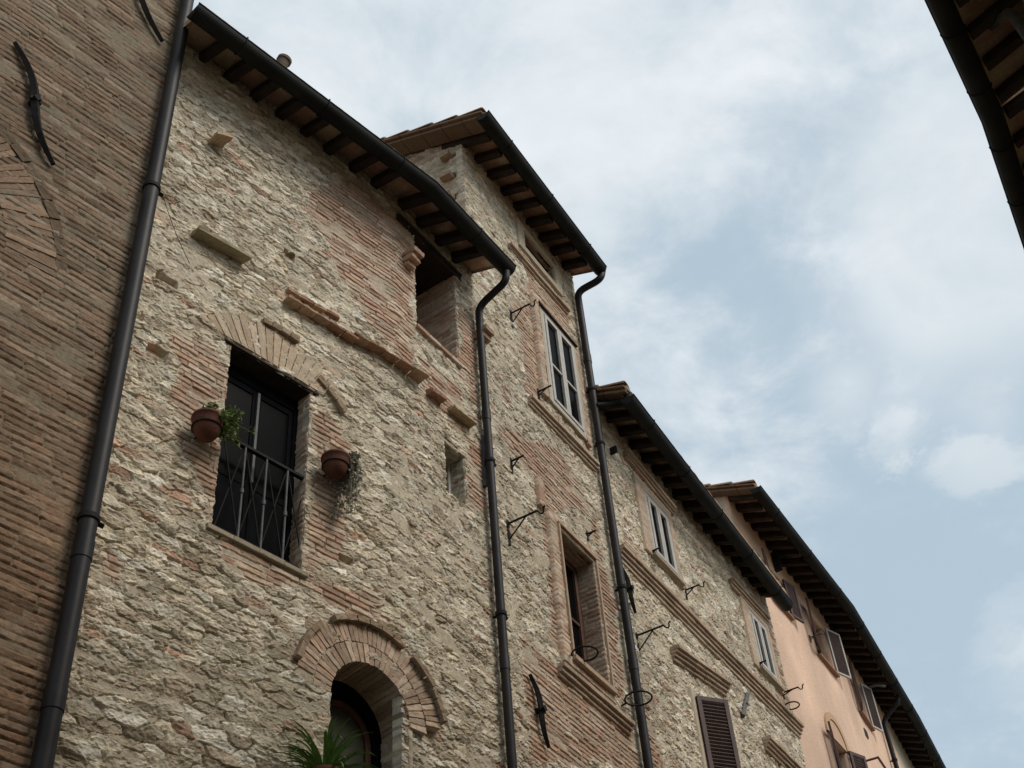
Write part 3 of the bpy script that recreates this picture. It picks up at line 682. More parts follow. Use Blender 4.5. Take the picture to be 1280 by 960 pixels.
# arched window
arch_ring(A1, asc, azc, ar, ar+.155, 0, math.pi, 27, -.52, .014, 'window_arch', Ah)
arch_ring(A1, asc, azc, ar+.165, ar+.315, math.radians(8), math.radians(172), 38, -.06, .016, 'window_arch', Ah)
ro_ = ar+.32
for (p0, p1_, n) in (((366, 824), (395, 776), 3), ((409, 769), (503, 806), 6), ((516, 817), (553, 906), 6)):
    a0 = ang(A1, asc, azc, *p0)[0]; a1 = ang(A1, asc, azc, *p1_)[0]; hood(A1, asc, azc, ro_-.004, ro_+.042, a0, a1, -.05, .06, 'hood_course', wA1, n)
ahr = (aL, aR, arch_bot, azc)
reveal(A1, ahr, .52, rubble(44, [], .17, .06, .8), wA1, sides='LRB', res=.016)
def arched_bars(W, s0, s1, z0, zc, t, o0, o1, name, m, parent, n=14):
    c = (s0+s1)/2; r = (s1-s0)/2; b = MB(W)
    b.box(s0, s0+t, o0, o1, z0, zc); b.box(s1-t, s1, o0, o1, z0, zc)
    for i in range(n):
        q = [(c-rr*math.cos(a_), zc+rr*math.sin(a_)) for a_, rr in ((math.pi*i/n, r), (math.pi*(i+1)/n, r), (math.pi*(i+1)/n, r-t), (math.pi*i/n, r-t))]; b.prism(q, o0, o1)
    return b.build(name, m, parent)
b = MB(A1); b.prism([(asc+(ar+.01)*math.cos(math.pi*i/16), azc+(ar+.01)*math.sin(math.pi*i/16)) for i in range(17)]+[(asc-(ar-.12)*math.cos(math.pi*i/16), azc-.06+(ar-.12)*math.sin(math.pi*i/16)) for i in range(17)], -.375, -.335); aw0 = b
aw = arched_bars(A1, aL, aR, arch_bot, azc, .09, -.38, -.30, 'arched_window', M_DOOR, Ah)
arched_bars(A1, aL+.095, aR-.095, arch_bot, azc-.06, .05, -.365, -.315, 'window_sash', M_RED, aw)
def arched_pane(W, s0, s1, z0, zc, o, name, m, parent, n=20):
    c = (s0+s1)/2; r = (s1-s0)/2; b = MB(W)
    b.prism([(s0, z0), (s1, z0)]+[(c+r*math.cos(math.pi*i/n), zc+r*math.sin(math.pi*i/n)) for i in range(n+1)], o, o+.006); return b.build(name, m, parent)
arched_pane(A1, aL+.14, aR-.14, arch_bot, azc-.06, -.345, 'pane', M_GLASS2, aw)
aw0.build('window_head', M_DOOR, aw)
# little window
reveal(A2, slit, .20, rubble(47, [], .17, .06, .8), wA2)
b = MB(A2); b.box(slit[0]+.004, slit[0]+.04, -.2, -.16, slit[2], slit[3]); b.box(slit[1]-.04, slit[1]-.004, -.2, -.16, slit[2], slit[3]); b.box(slit[0]+.04, slit[1]-.04, -.2, -.16, slit[2], slit[2]+.04); b.box(slit[0]+.04, slit[1]-.04, -.2, -.16, slit[3]-.04, slit[3])
sw = b.build('small_window', M_WHITE, Ah)
b = MB(A2); b.box(slit[0]+.041, slit[1]-.041, -.185, -.18, slit[2]+.041, slit[3]-.041); b.build('pane', M_GLASS, sw)
# loggia under the eave
reveal(A2, log, .55, brickwork(52), wA2, sides='LR'); 
b = MB(A2); b.box(log[0]-.3, log[1]+.12, -.5, .02, log[3]-.002, log[3]+.075); b.box(log[0]-.28, log[1]+.10, .02, .045, log[3]+.045, log[3]+.08); b.build('loggia_beam', M_TIMB, Ah, .006)
b = MB(A2)
for i in range(4):
    x0 = lerp(log[0]-.02, log[1]+.03, i/4); x1 = lerp(log[0]-.02, log[1]+.03, (i+1)/4); b.box(x0+.002, x1-.002, -.5, .04, log[2]-.045, log[2]+.003, tuple(x*.9 for x in bcol()), .003)
b.build('loggia_sill', M_MAS, Ah, .005)
for (x, y) in ((508, 331), (597, 428)):
    s_, z_ = A2.sz(x, y); b = MB(A2)
    b.box(s_-.07, s_+.07, -.05, .13, z_-.01, z_+.05, bcol(), .006); b.box(s_-.075, s_+.075, -.05, .17, z_+.054, z_+.11, bcol(), .006); b.box(s_-.05, s_+.05, -.05, .07, z_-.07, z_-.014, bcol(), .006)
    roughen(b.build('brick_corbel', M_MAS, wA2), .022, 3)
# stones and tile ledges that stick out of the wall
def slab(W, p0, p1, h, out, col, name, parent, n=1, jit=.004, sag=0.0):
    a_ = W.sz(*p0); c_ = W.sz(*p1); b = MB(W)
    for i in range(n):
        s0_ = lerp(a_[0], c_[0], i/n); s1_ = lerp(a_[0], c_[0], (i+1)/n); za = lerp(a_[1], c_[1], i/n); zb = lerp(a_[1], c_[1], (i+1)/n); c2 = col() if callable(col) else col
        P = [(s0_+.003, -.06, za), (s1_-.003, -.06, zb), (s1_-.003, out, zb), (s0_+.003, out, za), (s0_+.003, -.06, za+h), (s1_-.003, -.06, zb+h), (s1_-.003, out, zb+h-.012), (s0_+.003, out, za+h-.012)]
        b.hexa([tuple(x+rnd.uniform(-jit, jit) for x in q) for q in P], c2)
    return roughen(b.build(name, M_MAS, parent), .035, 3)
GREYB = (.30, .25, .16)
slab(A1, (238, 296), (303, 333), .06, .12, GREYB, 'stone_ledge', wA1, jit=.009)
slab(A1, (258, 181), (279, 186), .085, .16, (.38, .28, .18), 'stone_ledge', wA1, jit=.008)
tcol = lambda: tone(rnd.choice([(.36, .20, .125), (.31, .17, .11), (.40, .27, .18)]), (.3, .2, .13), .1)
slab(A1, (352, 378), (440, 432), .035, .10, tcol, 'tile_ledge', wA1, 5); slab(A1, (356, 366), (420, 402), .045, .05, tcol, 'tile_ledge', wA1, 4)
slab(A1, (434, 424), (527, 478), .030, .11, tcol, 'tile_ledge', wA1, 5); slab(A2, (532, 494), (549, 506), .07, .09, tcol, 'brick_stub', wA2, 1); slab(A2, (558, 515), (586, 536), .05, .10, (.36, .27, .17), 'brick_stub', wA2, 1, .007)
# downpipe at the right end of the house
e_ = A2.sz(611, 560, .085)[0]
pt2 = lambda x, y, o: (A2.sz(x, y, o)[0], o, A2.sz(x, y, o)[1])
zc_ = A2.sz(607, 480, .085)[1]
downpipe(Ah, A2, [pt2(633, 340, .50), pt2(632, 352, .48), (e_, .085, A2.sz(599, 385, .085)[1])  , (e_, .085, .2)], .041, (A2.sz(616, 580, .085)[1], A2.sz(629, 770, .085)[1], 6.0, 3), joints=(A2.sz(632, 830, .085)[1], A2.sz(609, 520, .085)[1]))
b = MB(A2); zt_, zb_ = A2.sz(605, 545, .03)[1], A2.sz(611, 610, .03)[1]; xx = A2.sz(606, 575, .03)[0]; b.box(xx-.02, xx+.02, -.02, .035, zb_, zt_); b.build('cable_cover', M_IRONG, wA2, .004)

# ================================================================== tower house
Bh = thing('tower_house', B.M, 'tall narrow stone and brick tower house with white casement', 'house')
zB = 15.38
w1 = R(B, (671, 389), (714, 438), (684, 502), (725, 549), -.02)
w2 = R(B, (697, 664), (735, 706), (709, 826), (757, 847))
w0 = (1.36, 2.14, 14.74, 15.08)
w2 = (w2[0], w2[1], 8.68, w2[3])
ringz = 0
patB = [px(B, (640, 372), (668, 380), (686, 500), (657, 492)), px(B, (600, 520), (700, 560), (745, 640), (700, 640)), px(B, (672, 600), (700, 655), (715, 820), (690, 822)),
        px(B, (740, 640), (770, 760), (785, 900), (745, 790)), px(B, (650, 790), (700, 835), (790, 910), (800, 960), (660, 960)), px(B, (716, 440), (740, 560), (735, 580), (722, 520)), px(B, (640, 250), (705, 360), (714, 420), (660, 375))]
stB = rubble(61, patB, .18, .058, .9, .003, .34)
ss = lines(-.01, LB, .010, (w0[0], w0[1], w1[0], w1[1], w2[0], w2[1])); zz = np.concatenate([lines(0, 6.8, .06)[:-1], lines(6.8, zB+.15, .010, (w0[2], w0[3], w1[2], w1[3], w2[2], w2[3]))])
wB = relief('wall', B, ss, zz, stB, M_MAS, Bh, holes=[rect_hole(r) for r in (w0, w1, w2)], crisp=True)
pg = []
for (x, y) in ((569, 189), (571, 213), (573, 240), (578, 262)):
    pg.append((.16+.05*rnd.random(), B.sz(x+8, y)[1], .07, .045, .10))
side_wall(Bh, B, 0, 4.5, 12.2, zB, .38, rubble(64, [], .175, .062, 1, 0, .5, pg), res=.02)
side_wall(Bh, B, LB, 4.5, 12.2, zB, .38, rubble(65, [], .175, .062, 1, 0, .5), face=1, res=.05)
roofB = eave(Bh, B, 0, LB, zB, .58, .54, 0, 0, first=.02, seed=66, end_l=.22)
gutter(Bh, B, [(-.30, .58, 15.27), (LB-.05, .54, 15.27)], r=.092, hooks=.75)
shell(Bh, B, 0, LB, 4.5, zB)
def verge(W, s, zw, pitch, o_out, back, parent, seed, rh=.12):
    """row of curved tiles along the sloping end of a roof, on a course of flat tiles"""
    r_ = random.Random(seed); b = MB(W); n = int((back+o_out)/.36)
    for i in range(n):
        oa = o_out-.09-i*.36; ob = oa-.40; pts = []; c = r_.choice([(.25, .155, .10), (.29, .19, .12), (.21, .14, .09)])
        za = zw+rh+.075-pitch*oa+.018; zb_ = zw+rh+.075-pitch*ob-.004; vs = []
        for (o, z, rr) in ((oa, za, .088), (ob, zb_, .072)):
            for k in range(9): an = math.pi*k/8; vs.append((s+rr*math.cos(an), o, z+rr*.85*math.sin(an)-.02))
            for k in range(9): an = math.pi-math.pi*k/8; vs.append((s+(rr-.016)*math.cos(an), o, z+(rr-.016)*.85*math.sin(an)-.02))
        b.add(vs, [(k, (k+1) % 18, 18+(k+1) % 18, 18+k) for k in range(18)]+[tuple(range(18)), tuple(range(18, 36))], c)
    m_ = int((back+o_out)/.30)
    for i in range(m_):
        oa = o_out-.10-i*.30; ob = oa-.295; c = tcol()
        for dz_, ins, h_ in ((.012, -.05, .03), (-.045, -.015, .045)):
            P = [(s+ins, o, zw+rh-pitch*o+dz_) for o in (oa, ob)]; w_ = .20
            b.hexa([(s+ins-.03, oa, zw+rh-pitch*oa+dz_), (s+ins+w_, oa, zw+rh-pitch*oa+dz_), (s+ins+w_, ob, zw+rh-pitch*ob+dz_), (s+ins-.03, ob, zw+rh-pitch*ob+dz_),
                    (s+ins-.03, oa, zw+rh-pitch*oa+dz_+h_), (s+ins+w_, oa, zw+rh-pitch*oa+dz_+h_), (s+ins+w_, ob, zw+rh-pitch*ob+dz_+h_), (s+ins-.03, ob, zw+rh-pitch*ob+dz_+h_)], tuple(x*.5 for x in c) if dz_ > 0 else (.15, .105, .07))
    return b.build('verge_tiles', M_TILE, parent, .004)
for (x, y) in ((568, 188), (570, 213), (573, 240), (577, 263)):
    z_ = B.sz(x+9, y)[1]; b = MB(B); b.box(-.10, .05, -.30+.05*rnd.random(), -.14, z_-.05, z_+.035, tone((.34, .25, .17), (.3, .24, .17), .4), .008); roughen(b.build('brick_stub', M_MAS, Bh), .02)
verge(B, -.22, zB, .38, .58, 3.0, roofB, 3)
# window surrounds and windows
def brick_panel(W, s0, s1, z0, z1, out, seed, parent, holes=(), name='window_surround', res=.014, style=None, label=None):
    snaps_s = [x for h in holes for x in h[:2]]; snaps_z = [x for h in holes for x in h[2:]]
    return relief(name, W, lines(s0, s1, res, snaps_s), lines(z0, z1, res, snaps_z), style or brickwork(seed, smear=.004, rough=.6), M_MAS, parent, base=out, skirt=out+.03, holes=[rect_hole(h) for h in holes])
def casement(W, r, o, m, parent, leaves=2, rails=(.36,), name='window', fr=.055, gm=None, sash=.05):
    s0, s1, z0, z1 = r; b = MB(W); o0, o1 = o-.06, o
    b.box(s0+.002, s0+fr, o0, o1, z0+.002, z1-.002); b.box(s1-fr, s1-.002, o0, o1, z0+.002, z1-.002); b.box(s0+fr, s1-fr, o0, o1, z1-fr, z1-.002); b.box(s0+fr, s1-fr, o0, o1, z0+.002, z0+fr)
    wo_ = b.build(name, m, parent, .004)
    W_ = (s1-s0-2*fr)/leaves
    for i in range(leaves):
        x0 = s0+fr+W_*i+.002; x1 = x0+W_-.004; y0, y1 = z0+fr+.002, z1-fr-.002; b = MB(W); p0, p1 = o0+.015, o1+.012
        b.box(x0, x0+sash, p0, p1, y0, y1); b.box(x1-sash, x1, p0, p1, y0, y1); b.box(x0+sash, x1-sash, p0, p1, y1-sash, y1); b.box(x0+sash, x1-sash, p0, p1, y0, y0+sash)
        cuts = [y0+sash]+[y0+(y1-y0)*t for t in rails]+[y1-sash]
        for t in rails: yy = y0+(y1-y0)*t; b.box(x0+sash, x1-sash, p0+.006, p1-.008, yy-.018, yy+.018)
        b.build('sash', m, wo_, .004)
        for c0, c1 in zip(cuts, cuts[1:]):
            g = MB(W); g.box(x0+sash+.001, x1-sash-.001, p0+.02, p0+.026, c0+.012, c1-.012); g.build('pane', gm or M_GLASS, wo_)
    return wo_
# attic window
reveal(B, w0, .22, brickwork(71), wB, res=.02); casement(B, w0, -.07, M_DOOR, Bh, rails=(), fr=.03, sash=.03, name='attic_window')
brick_panel(B, w0[0]-.15, w0[1]+.15, w0[2]-.10, w0[3]+.10, .035, 73, wB, (w0,), style=plaster(74, (.44, .365, .27), .008))
q0 = B.sz(634, 303); q1 = B.sz(708, 388)
courses(B, q0[0], q1[0], q0[1]-.10, [(.035, .03), (.04, .06)], 'window_ledge', wB, z1=q1[1]-.10)
# white casement
sur = (w1[0]-.21, w1[1]+.13, w1[2]-.05, w1[3]+.12)
brick_panel(B, sur[0], w1[0]-.08, sur[2], sur[3], .055, 75, wB); brick_panel(B, w1[1]+.04, sur[1], sur[2], sur[3], .04, 76, wB)
plst = plaster(77, (.46, .385, .29), .008)
b_ = brick_panel(B, w1[0]-.08, w1[1]+.04, w1[2]-.02, w1[3]+.06, .045, 0, wB, (w1,), style=plst, res=.03)
reveal(B, w1, .05, plst, wB, base=.045, res=.03)
casement(B, w1, .045, M_WHITE2, Bh, rails=(.44,), fr=.05, sash=.05)
b = MB(B); b.box(w1[0]-.09, w1[1]+.06, .0, .075, w1[3]+.02, w1[3]+.045); b.box(w1[0]-.085, w1[0]-.070, .045, .058, w1[2]-.03, w1[3]+.02); b.build('window_hood', M_TIMB, Bh)
q0 = B.sz(658, 496); q1 = B.sz(742, 582)
courses(B, q0[0], q1[0], q0[1]-.12, [(.035, .03), (.04, .055), (.05, .085)], 'window_sill', wB, z1=q1[1]-.12)
# deep window with the raised surround
sur2 = (w2[0]-.20, w2[1]+.10, w2[2]-.12, w2[3]+.16)
brick_panel(B, *sur2, .05, 78, wB, (w2,))
reveal(B, w2, .20, brickwork(79, smear=.006, rough=.5), wB, base=.05)
casement(B, w2, -.15, M_RED, Bh, rails=(.5,), fr=.05)
b = MB(B); b.box(w2[0]-.05, w2[1]+.06, -.3, .10, w2[2]-.05, w2[2]+.004); b.box(w2[0]-.05, w2[0]-.02, .05, .08, w2[2], w2[3]+.04); b.box(w2[1]+.02, w2[1]+.05, .05, .08, w2[2], w2[3]+.04); b.box(w2[0]-.05, w2[1]+.05, .05, .085, w2[3]+.04, w2[3]+.07)
for i in range(len(b.c)): b.c[i] = (.40, .29, .20)
b.build('window_architrave', M_MAS, Bh, .005)
q0 = B.sz(695, 830); q1 = B.sz(784, 906)
courses(B, q0[0], q1[0], q0[1]-.13, [(.04, .03), (.045, .06), (.045, .09)], 'window_sill', wB, z1=q1[1]-.13)
# vertical edge of the raised panel above
zz0 = B.sz(672, 610)[1]; brick_panel(B, B.sz(668, 610)[0], B.sz(675, 618)[0], w2[3]+.1, B.sz(671, 600)[1], .05, 80, wB)
tie_bar(Bh, B, (664, 842), (688, 934), w=.026, bulge=.035)
# downpipe between tower and next house
e_ = B.sz(766, 660, .085)[0]; pB = lambda x, y, o: (B.sz(x, y, o)[0], o, B.sz(x, y, o)[1])
downpipe(Bh, B, [pB(753, 338, .46), pB(751, 349, .44), (e_, .085, B.sz(720, 363, .085)[1]), (e_, .085, .2)], .048, (B.sz(742, 490, .085)[1], B.sz(750, 555, .085)[1], B.sz(777, 735, .085)[1], 6, 3), joints=(B.sz(735, 450, .085)[1], B.sz(790, 830, .085)[1]))
# wrought iron brackets
def bracket(house, W, p, out=.22, drop=.16, hook=True, side=0.0, m=None):
    s_, z_ = W.sz(*p); b = MB(W)
    b.tube([(s_, -.03, z_), (s_+side, out, z_)], .011, 6); b.tube([(s_, -.02, z_-drop), (s_+side*.6, out*.62, z_-.005)], .008, 6)
    if hook: b.tube([(s_+side+.03*math.sin(a_), out+.03-.03*math.cos(a_)+0, z_-.03*math.sin(a_)*1.0) for a_ in np.linspace(0, math.pi, 8)]+[(s_+side, out+.085, z_+.02)], .009, 6)
    b.box(s_-.02, s_+.02, -.02, .014, z_-drop-.04, z_+.04); return b.build('wall_bracket', m or M_IRON, house)
bracket(Bh, B, (638, 392), .26, .2); bracket(Bh, B, (638, 577), .16, .12, False); bracket(Bh, B, (634, 655), .34, .22); bracket(Bh, B, (672, 490), .18, .08, False); bracket(Bh, B, (733, 668), .12, .06, False)
def ring(house, W, p, r, off, m=None, arm=True):
    s_, z_ = W.sz(*p, off); b = MB(W)
    b.tube([(s_+r*math.cos(a_), off+r*math.sin(a_), z_) for a_ in np.linspace(0, 2*math.pi, 29)], .010, 6, False)
    if arm: b.tube([(s_, off-r, z_), (s_, -.04, z_-.02)], .010, 6)
    return b.build('pot_ring', m or M_IRON, house)
ring(Bh, B, (731, 817), .125, .17)
ring(Bh, B, (798, 873), .135, .20)

# ================================================================== lower stone house with string course
Ch = thing('stone_house', C.M, 'lower stone house with brick string course between the tower and the orange house', 'house')
zC = 13.10
c1 = R(C, (800, 613), (831, 650), (813, 694), (845, 729), -.02)
c2 = R(C, (929, 760), (953, 786), (949, 838), (970, 860), -.02)
c3a = C.sz(866, 872); c3b = C.sz(906, 905); c3 = (c3a[0], c3a[0]+.80, c3a[1]-1.6, c3a[1])
c4a = C.sz(972, 955); c4 = (c4a[0]+.15, c4a[0]+.95, c4a[1]-1.7, c4a[1]-.05)
holesC = (c1, c2, c3, c4)
patC = [px(C, (774, 660), (800, 690), (812, 720), (780, 690)), px(C, (930, 720), (955, 755), (1000, 920), (975, 880)), px(C, (780, 780), (830, 960), (800, 960), (780, 870))]
stC = rubble(81, patC, .19, .066, 1.0, 0.0, .62)
ss = lines(0, LC, .014, [x for r in holesC for x in r[:2]]); zz = np.concatenate([lines(0, 7.5, .06, [x for r in holesC for x in r[2:]])[:-1], lines(7.5, zC+.15, .012, [x for r in holesC for x in r[2:]])])
wC = relief('wall', C, ss, zz, stC, M_MAS, Ch, holes=[rect_hole(r) for r in holesC], crisp=True)
roofC = eave(Ch, C, 0, LC, zC, .60, .42, 0, 0, first=.12, seed=83, end_l=.0)
gutter(Ch, C, [(-.06, .60, 12.87), (LC-.05, .40, 12.90)], r=.092, hooks=1.0)
verge(C, -.0, zC, .38, .6, 1.2, roofC, 5)
shell(Ch, C, 0, LC, 4.5, zC)
side_wall(Ch, C, LC, 4.5, 0, zC, .38, rubble(84, [], .175, .062, 1, 0, .5), face=1, res=.05)
b = MB(C); pC = lambda x, y, o: np.array((C.sz(x, y, o)[0], o, C.sz(x, y, o)[1]))
b.tube(bend([pC(787, 493, .50), pC(786, 500, .50), pC(770, 506, .3), (-.10, .12, C.sz(748, 512, .1)[1])], .08), .042, 12); b.build('gutter_outlet', M_GUT, Ch)
# string course
q0 = C.sz(776, 703); q1 = C.sz(1001, 926)
courses(C, .10, LC+.02, q0[1]-.02, [(.05, .03), (.05, .055), (.045, .08), (.055, .11)], 'string_course', wC, z1=q1[1]+.0)
def ent(W, p0, p1, prof, parent, name='window_entablature'):
    a_ = W.sz(*p0); c_ = W.sz(*p1); return courses(W, a_[0], c_[0], a_[1], prof, name, parent, z1=c_[1])
for r, (e0, e1) in ((c1, ((779, 573), (839, 646))), (c2, ((911, 733), (957, 783)))):
    brick_panel(C, r[0]-.24, r[1]+.12, r[2]-.06, r[3]+.14, .035, 86, wC, (r,), style=lambda s, z: (lambda A_, B_: (A_[0]*.6, A_[1]*.6+B_[1]*.4))(brick(s, z, 87, smear=.006, rough=.5), plaster(88, (.44, .35, .25))(s, z)), res=.018)
    reveal(C, r, .06, plst, wC, base=.035, res=.03)
    casement(C, r, .035, M_WHITE2, Ch, rails=(), fr=.06, sash=.055)
    ent(C, e0, e1, [(.04, .05), (.04, .075), (.045, .10)], wC)
    b = MB(C); b.box(r[0]-.07, r[1]+.07, .0, .075, r[2]-.045, r[2]-.003); 
    for i in range(len(b.c)): b.c[i] = (.33, .27, .20)
    b.build('window_sill', M_MAS, Ch, .005)
def louver_leaf(W, hs, z0, z1, wd, angd, m, name, parent, off=.03, th=.035, rim=None, slats=True, flip=1):
    """shutter leaf hinged at s=hs, opened by angd degrees out of the wall plane; flip=-1 when it is hinged on its right"""
    a_ = math.radians(angd); u = np.array([math.cos(a_)*flip, math.sin(a_)]); v = np.array([-math.sin(a_)*flip, math.cos(a_)])
    def hx(b, u0, u1, t0, t1, y0, y1):
        P = []
        for z in (y0, y1):
            for (uu, tt) in ((u0, t0), (u1, t0), (u1, t1), (u0, t1)):
                q = u*uu+v*tt; P.append((hs+q[0], off+q[1], z))
        b.hexa(P)
    b = MB(W); t = .055 if rim is None else .035
    hx(b, 0, t, 0, th, z0, z1); hx(b, wd-t, wd, 0, th, z0, z1); hx(b, t, wd-t, 0, th, z0, z0+t); hx(b, t, wd-t, 0, th, z1-t, z1)
    o = b.build(name, rim or m, parent, .003)
    b = MB(W); n = int((z1-z0-2*t)/.045)
    for i in range(n):
        y = z0+t+(z1-z0-2*t)*(i+.5)/n; P = []
        for (yy, tt) in ((y-.018, .004), (y+.012, th-.008)):
            for uu in (t, wd-t):
                q = u*uu+v*tt; P.append((hs+q[0], off+q[1], yy))
        P = [P[0], P[1], P[3], P[2]]; b.hexa([(x, y_, z_) for x, y_, z_ in P]+[(x, y_, z_+.008) for x, y_, z_ in P])
    b.build('louver_slats', m, o)
    return o
# shuttered windows lower down
for r, hd, an in ((c3, ((839, 826), (906, 872)), (38, 38)), (c4, ((955, 938), (1012, 994)), (0, 0))):
    reveal(C, r, .2, plst, wC, res=.04)
    ent(C, hd[0], hd[1], [(.045, .04), (.045, .07), (.04, .10), (.05, .13)], wC)
    brick_panel(C, r[0]-.10, r[0], r[2], r[3]+.10, .03, 90, wC, style=plst, res=.03); brick_panel(C, r[1], r[1]+.09, r[2], r[3]+.10, .03, 90, wC, style=plst, res=.03)
    sw = casement(C, r, -.15, M_WHITE, Ch, rails=(.5,))
    wd_ = (r[1]-r[0])/2
    louver_leaf(C, r[0], r[2], r[3], wd_, an[0], M_BROWN, 'shutter', Ch); louver_leaf(C, r[1], r[2], r[3], wd_, an[1] if an[1] < 20 else 4, M_BROWN, 'shutter', Ch, flip=-1)
tie_bar(Ch, C, (777, 706), (796, 766), w=.026, bulge=.03)
bracket(Ch, C, (795, 795), .34, .22); bracket(Ch, C, (856, 738), .2, .1); bracket(Ch, C, (812, 690), .14, .06, False); bracket(Ch, C, (946, 830), .14, .06, False)
b = MB(C); q0, q1 = C.sz(932, 868), C.sz(926, 896); b.bar((q0[0], .03, q0[1]), (q1[0], .03, q1[1]), .05); q = ((q0[0]+q1[0])/2, (q0[1]+q1[1])/2); b.bar((q[0], -.03, q[1]), (q[0], .07, q[1]), .035); b.build('tie_bar', M_IRONG, Ch)
b = MB(C); q = C.sz(762, 565); b.box(q[0]-.015, q[0]+.015, -.02, .10, q[1]-.05, q[1]+.05); b.build('wall_bracket', M_IRON, Ch)
bracket(Ch, C, (978, 866), .24, .05); ring(Ch, C, (990, 882), .10, .16, arm=True)

# ================================================================== orange plastered house
Dh = thing('orange_house', D1.M, 'orange plastered house with brown shutters at lower right', 'house')
zD = 15.2
pD = plaster(91, (.66, .455, .335), .014, .28)
d1 = (1.15, 1.83, 13.95, 14.70); d2 = (3.03, 3.77, 13.85, 14.78)
x3 = D2.sz(1079, 854, .08)[0]; x3b = D2.sz(1092, 910, .08)[0]; x3 = (x3+x3b)/2; d3 = (x3-.66, x3, 13.85, 14.78)
d4 = (2.43, 3.17, 10.5, 12.12)
ssD = lines(0, LD1, .04, (d1[0], d1[1], d2[0], d2[1], d4[0], d4[1])); zzD = lines(0, zD+.15, .04, (d1[2], d1[3], d2[2], d2[3], d4[2], d4[3]))
wD1 = relief('wall', D1, ssD, zzD, pD, M_PLA, Dh, holes=[rect_hole(d1), rect_hole(d2), rect_hole(d4)])
wD2 = relief('wall', D2, lines(0, LD2, .04, (d3[0], d3[1])), lines(0, zD+.15, .04, (d3[2], d3[3])), lambda s, z: pD(s+LD1, z), M_PLA, Dh, holes=[rect_hole(d3)])
roofD = eave(Dh, D1, 0, LD1, zD, .62, .62, 0, 0, first=.05, m1=TD, seed=93, end_l=.12, step=.30)
roofD2 = eave(Dh, D2, 0, LD2, zD, .62, .62, 0, 0, first=.12, m0=TD, m1=TG, seed=94, step=.30)
cream = plaster(95, (.50, .42, .31), .012, .18)
side_wall(Dh, D1, 0, 4.5, 12.5, zD, .38, plaster(96, (.50, .43, .34), .01), m=M_PLA, res=.06)
verge(D1, -.12, zD, .38, .62, 2.0, roofD, 8)
shell(Dh, D1, 0, LD1, 4.5, zD)
gd = lambda W, s_, o, z: (*D1.loc(W.pt(s_, o, z))[:2], z)
gutter(Dh, D1, [(-.20, .62, 15.06), (LD1+.62*TD, .62, 15.06), gd(D2, LD2+.62*TG, .62, 15.06)], r=.092, hooks=1.1)
for W, r, wl_, angs in ((D1, d1, wD1, (12, 14)), (D1, d2, wD1, (14, 20)), (D2, d3, wD2, (14, 20))):
    reveal(W, r, .18, pD, wl_, res=.05, m=M_PLA)
    wo_ = casement(W, r, -.12, M_BROWN, Dh, rails=(.5,))
    wd_ = (r[1]-r[0])/2
    louver_leaf(W, r[0], r[2]+.01, r[3]-.01, wd_, angs[0], M_BROWN, 'shutter', Dh, flip=-1)
    louver_leaf(W, r[1], r[2]+.01, r[3]-.01, wd_, angs[1], M_BROWN, 'shutter', Dh, rim=(M_WHITE2 if r is not d1 else None))  # white rim paints in the backlit edge of the brown leaf
    b = MB(W); b.box(r[0]-.06, r[1]+.06, -.05, .07, r[2]-.045, r[2]-.002)
    for i in range(len(b.c)): b.c[i] = (.30, .17, .11)
    b.build('window_sill', M_MAS, Dh, .004)
# arched window lower down
reveal(D1, d4, .18, pD, wD1, res=.06, m=M_PLA); wo_ = casement(D1, d4, -.12, M_BROWN, Dh, rails=(.5,), name='arched_window')
mdd = (d4[0]+d4[1])/2; rdd = (d4[1]-d4[0])/2
arched_pane(D1, d4[0], d4[1], d4[3]-.005, d4[3], .012, 'arch_panel', M_LUN, wo_)
b = MB(D1)
for i in range(16):
    t0, t1 = math.pi*i/16, math.pi*(i+1)/16; b.prism([(mdd-r_*math.cos(t), d4[3]+r_*math.sin(t)) for r_, t in ((rdd, t0), (rdd, t1), (rdd+.12, t1), (rdd+.12, t0))], -.03, .035, (.50, .33, .21))
b.build('window_arch', M_MAS, Dh)
louver_leaf(D1, d4[0], d4[2], d4[3], rdd, 14, M_BROWN, 'shutter', Dh, flip=-1); louver_leaf(D1, d4[1], d4[2], d4[3], rdd, 22, M_BROWN, 'shutter', Dh)
b = MB(D2); q = D2.sz(1082, 917); b.box(q[0]-.09, q[0]+.09, -.02, .018, q[1]-.07, q[1]+.07)
for i in range(5): z_ = q[1]-.055+i*.025; b.box(q[0]-.075, q[0]+.075, .018, .026, z_, z_+.012)
b.build('vent_grille', M_GRILLE, Dh)
pq = lambda x, y, o: (D2.sz(x, y, o)[0], o, D2.sz(x, y, o)[1])
e_ = D2.sz(1108, 915, .08)[0]
downpipe(Dh, D2, [(e_, .47, 15.0), (e_, .45, 14.88), (e_, .08, 14.6), (e_, .08, .2)], .045, (D2.sz(1118, 950, .08)[1], 8, 4))
b = MB(D2); q = D2.sz(1097, 858, .3); b.tube([(q[0]-.1, .05, q[1]), (q[0], .3, q[1]+.02), (q[0]+.12, .42, q[1]+.02)], .022, 8); b.build('wall_bracket', M_IRONG, Dh)
bracket(Dh, D1, (1012, 797), .22, .05, m=M_IRONG)
b = MB(D2); q = D2.sz(1100, 955, .2); b.bar((q[0]-.35, .25, q[1]-.05), (q[0]+.25, .25, q[1]-.05), .03); b.bar((q[0]-.34, -.02, q[1]-.05), (q[0]-.34, .26, q[1]-.05), .03); b.bar((q[0]+.24, -.02, q[1]-.05), (q[0]+.24, .26, q[1]-.05), .03); b.build('drying_rail', M_RED, Dh)
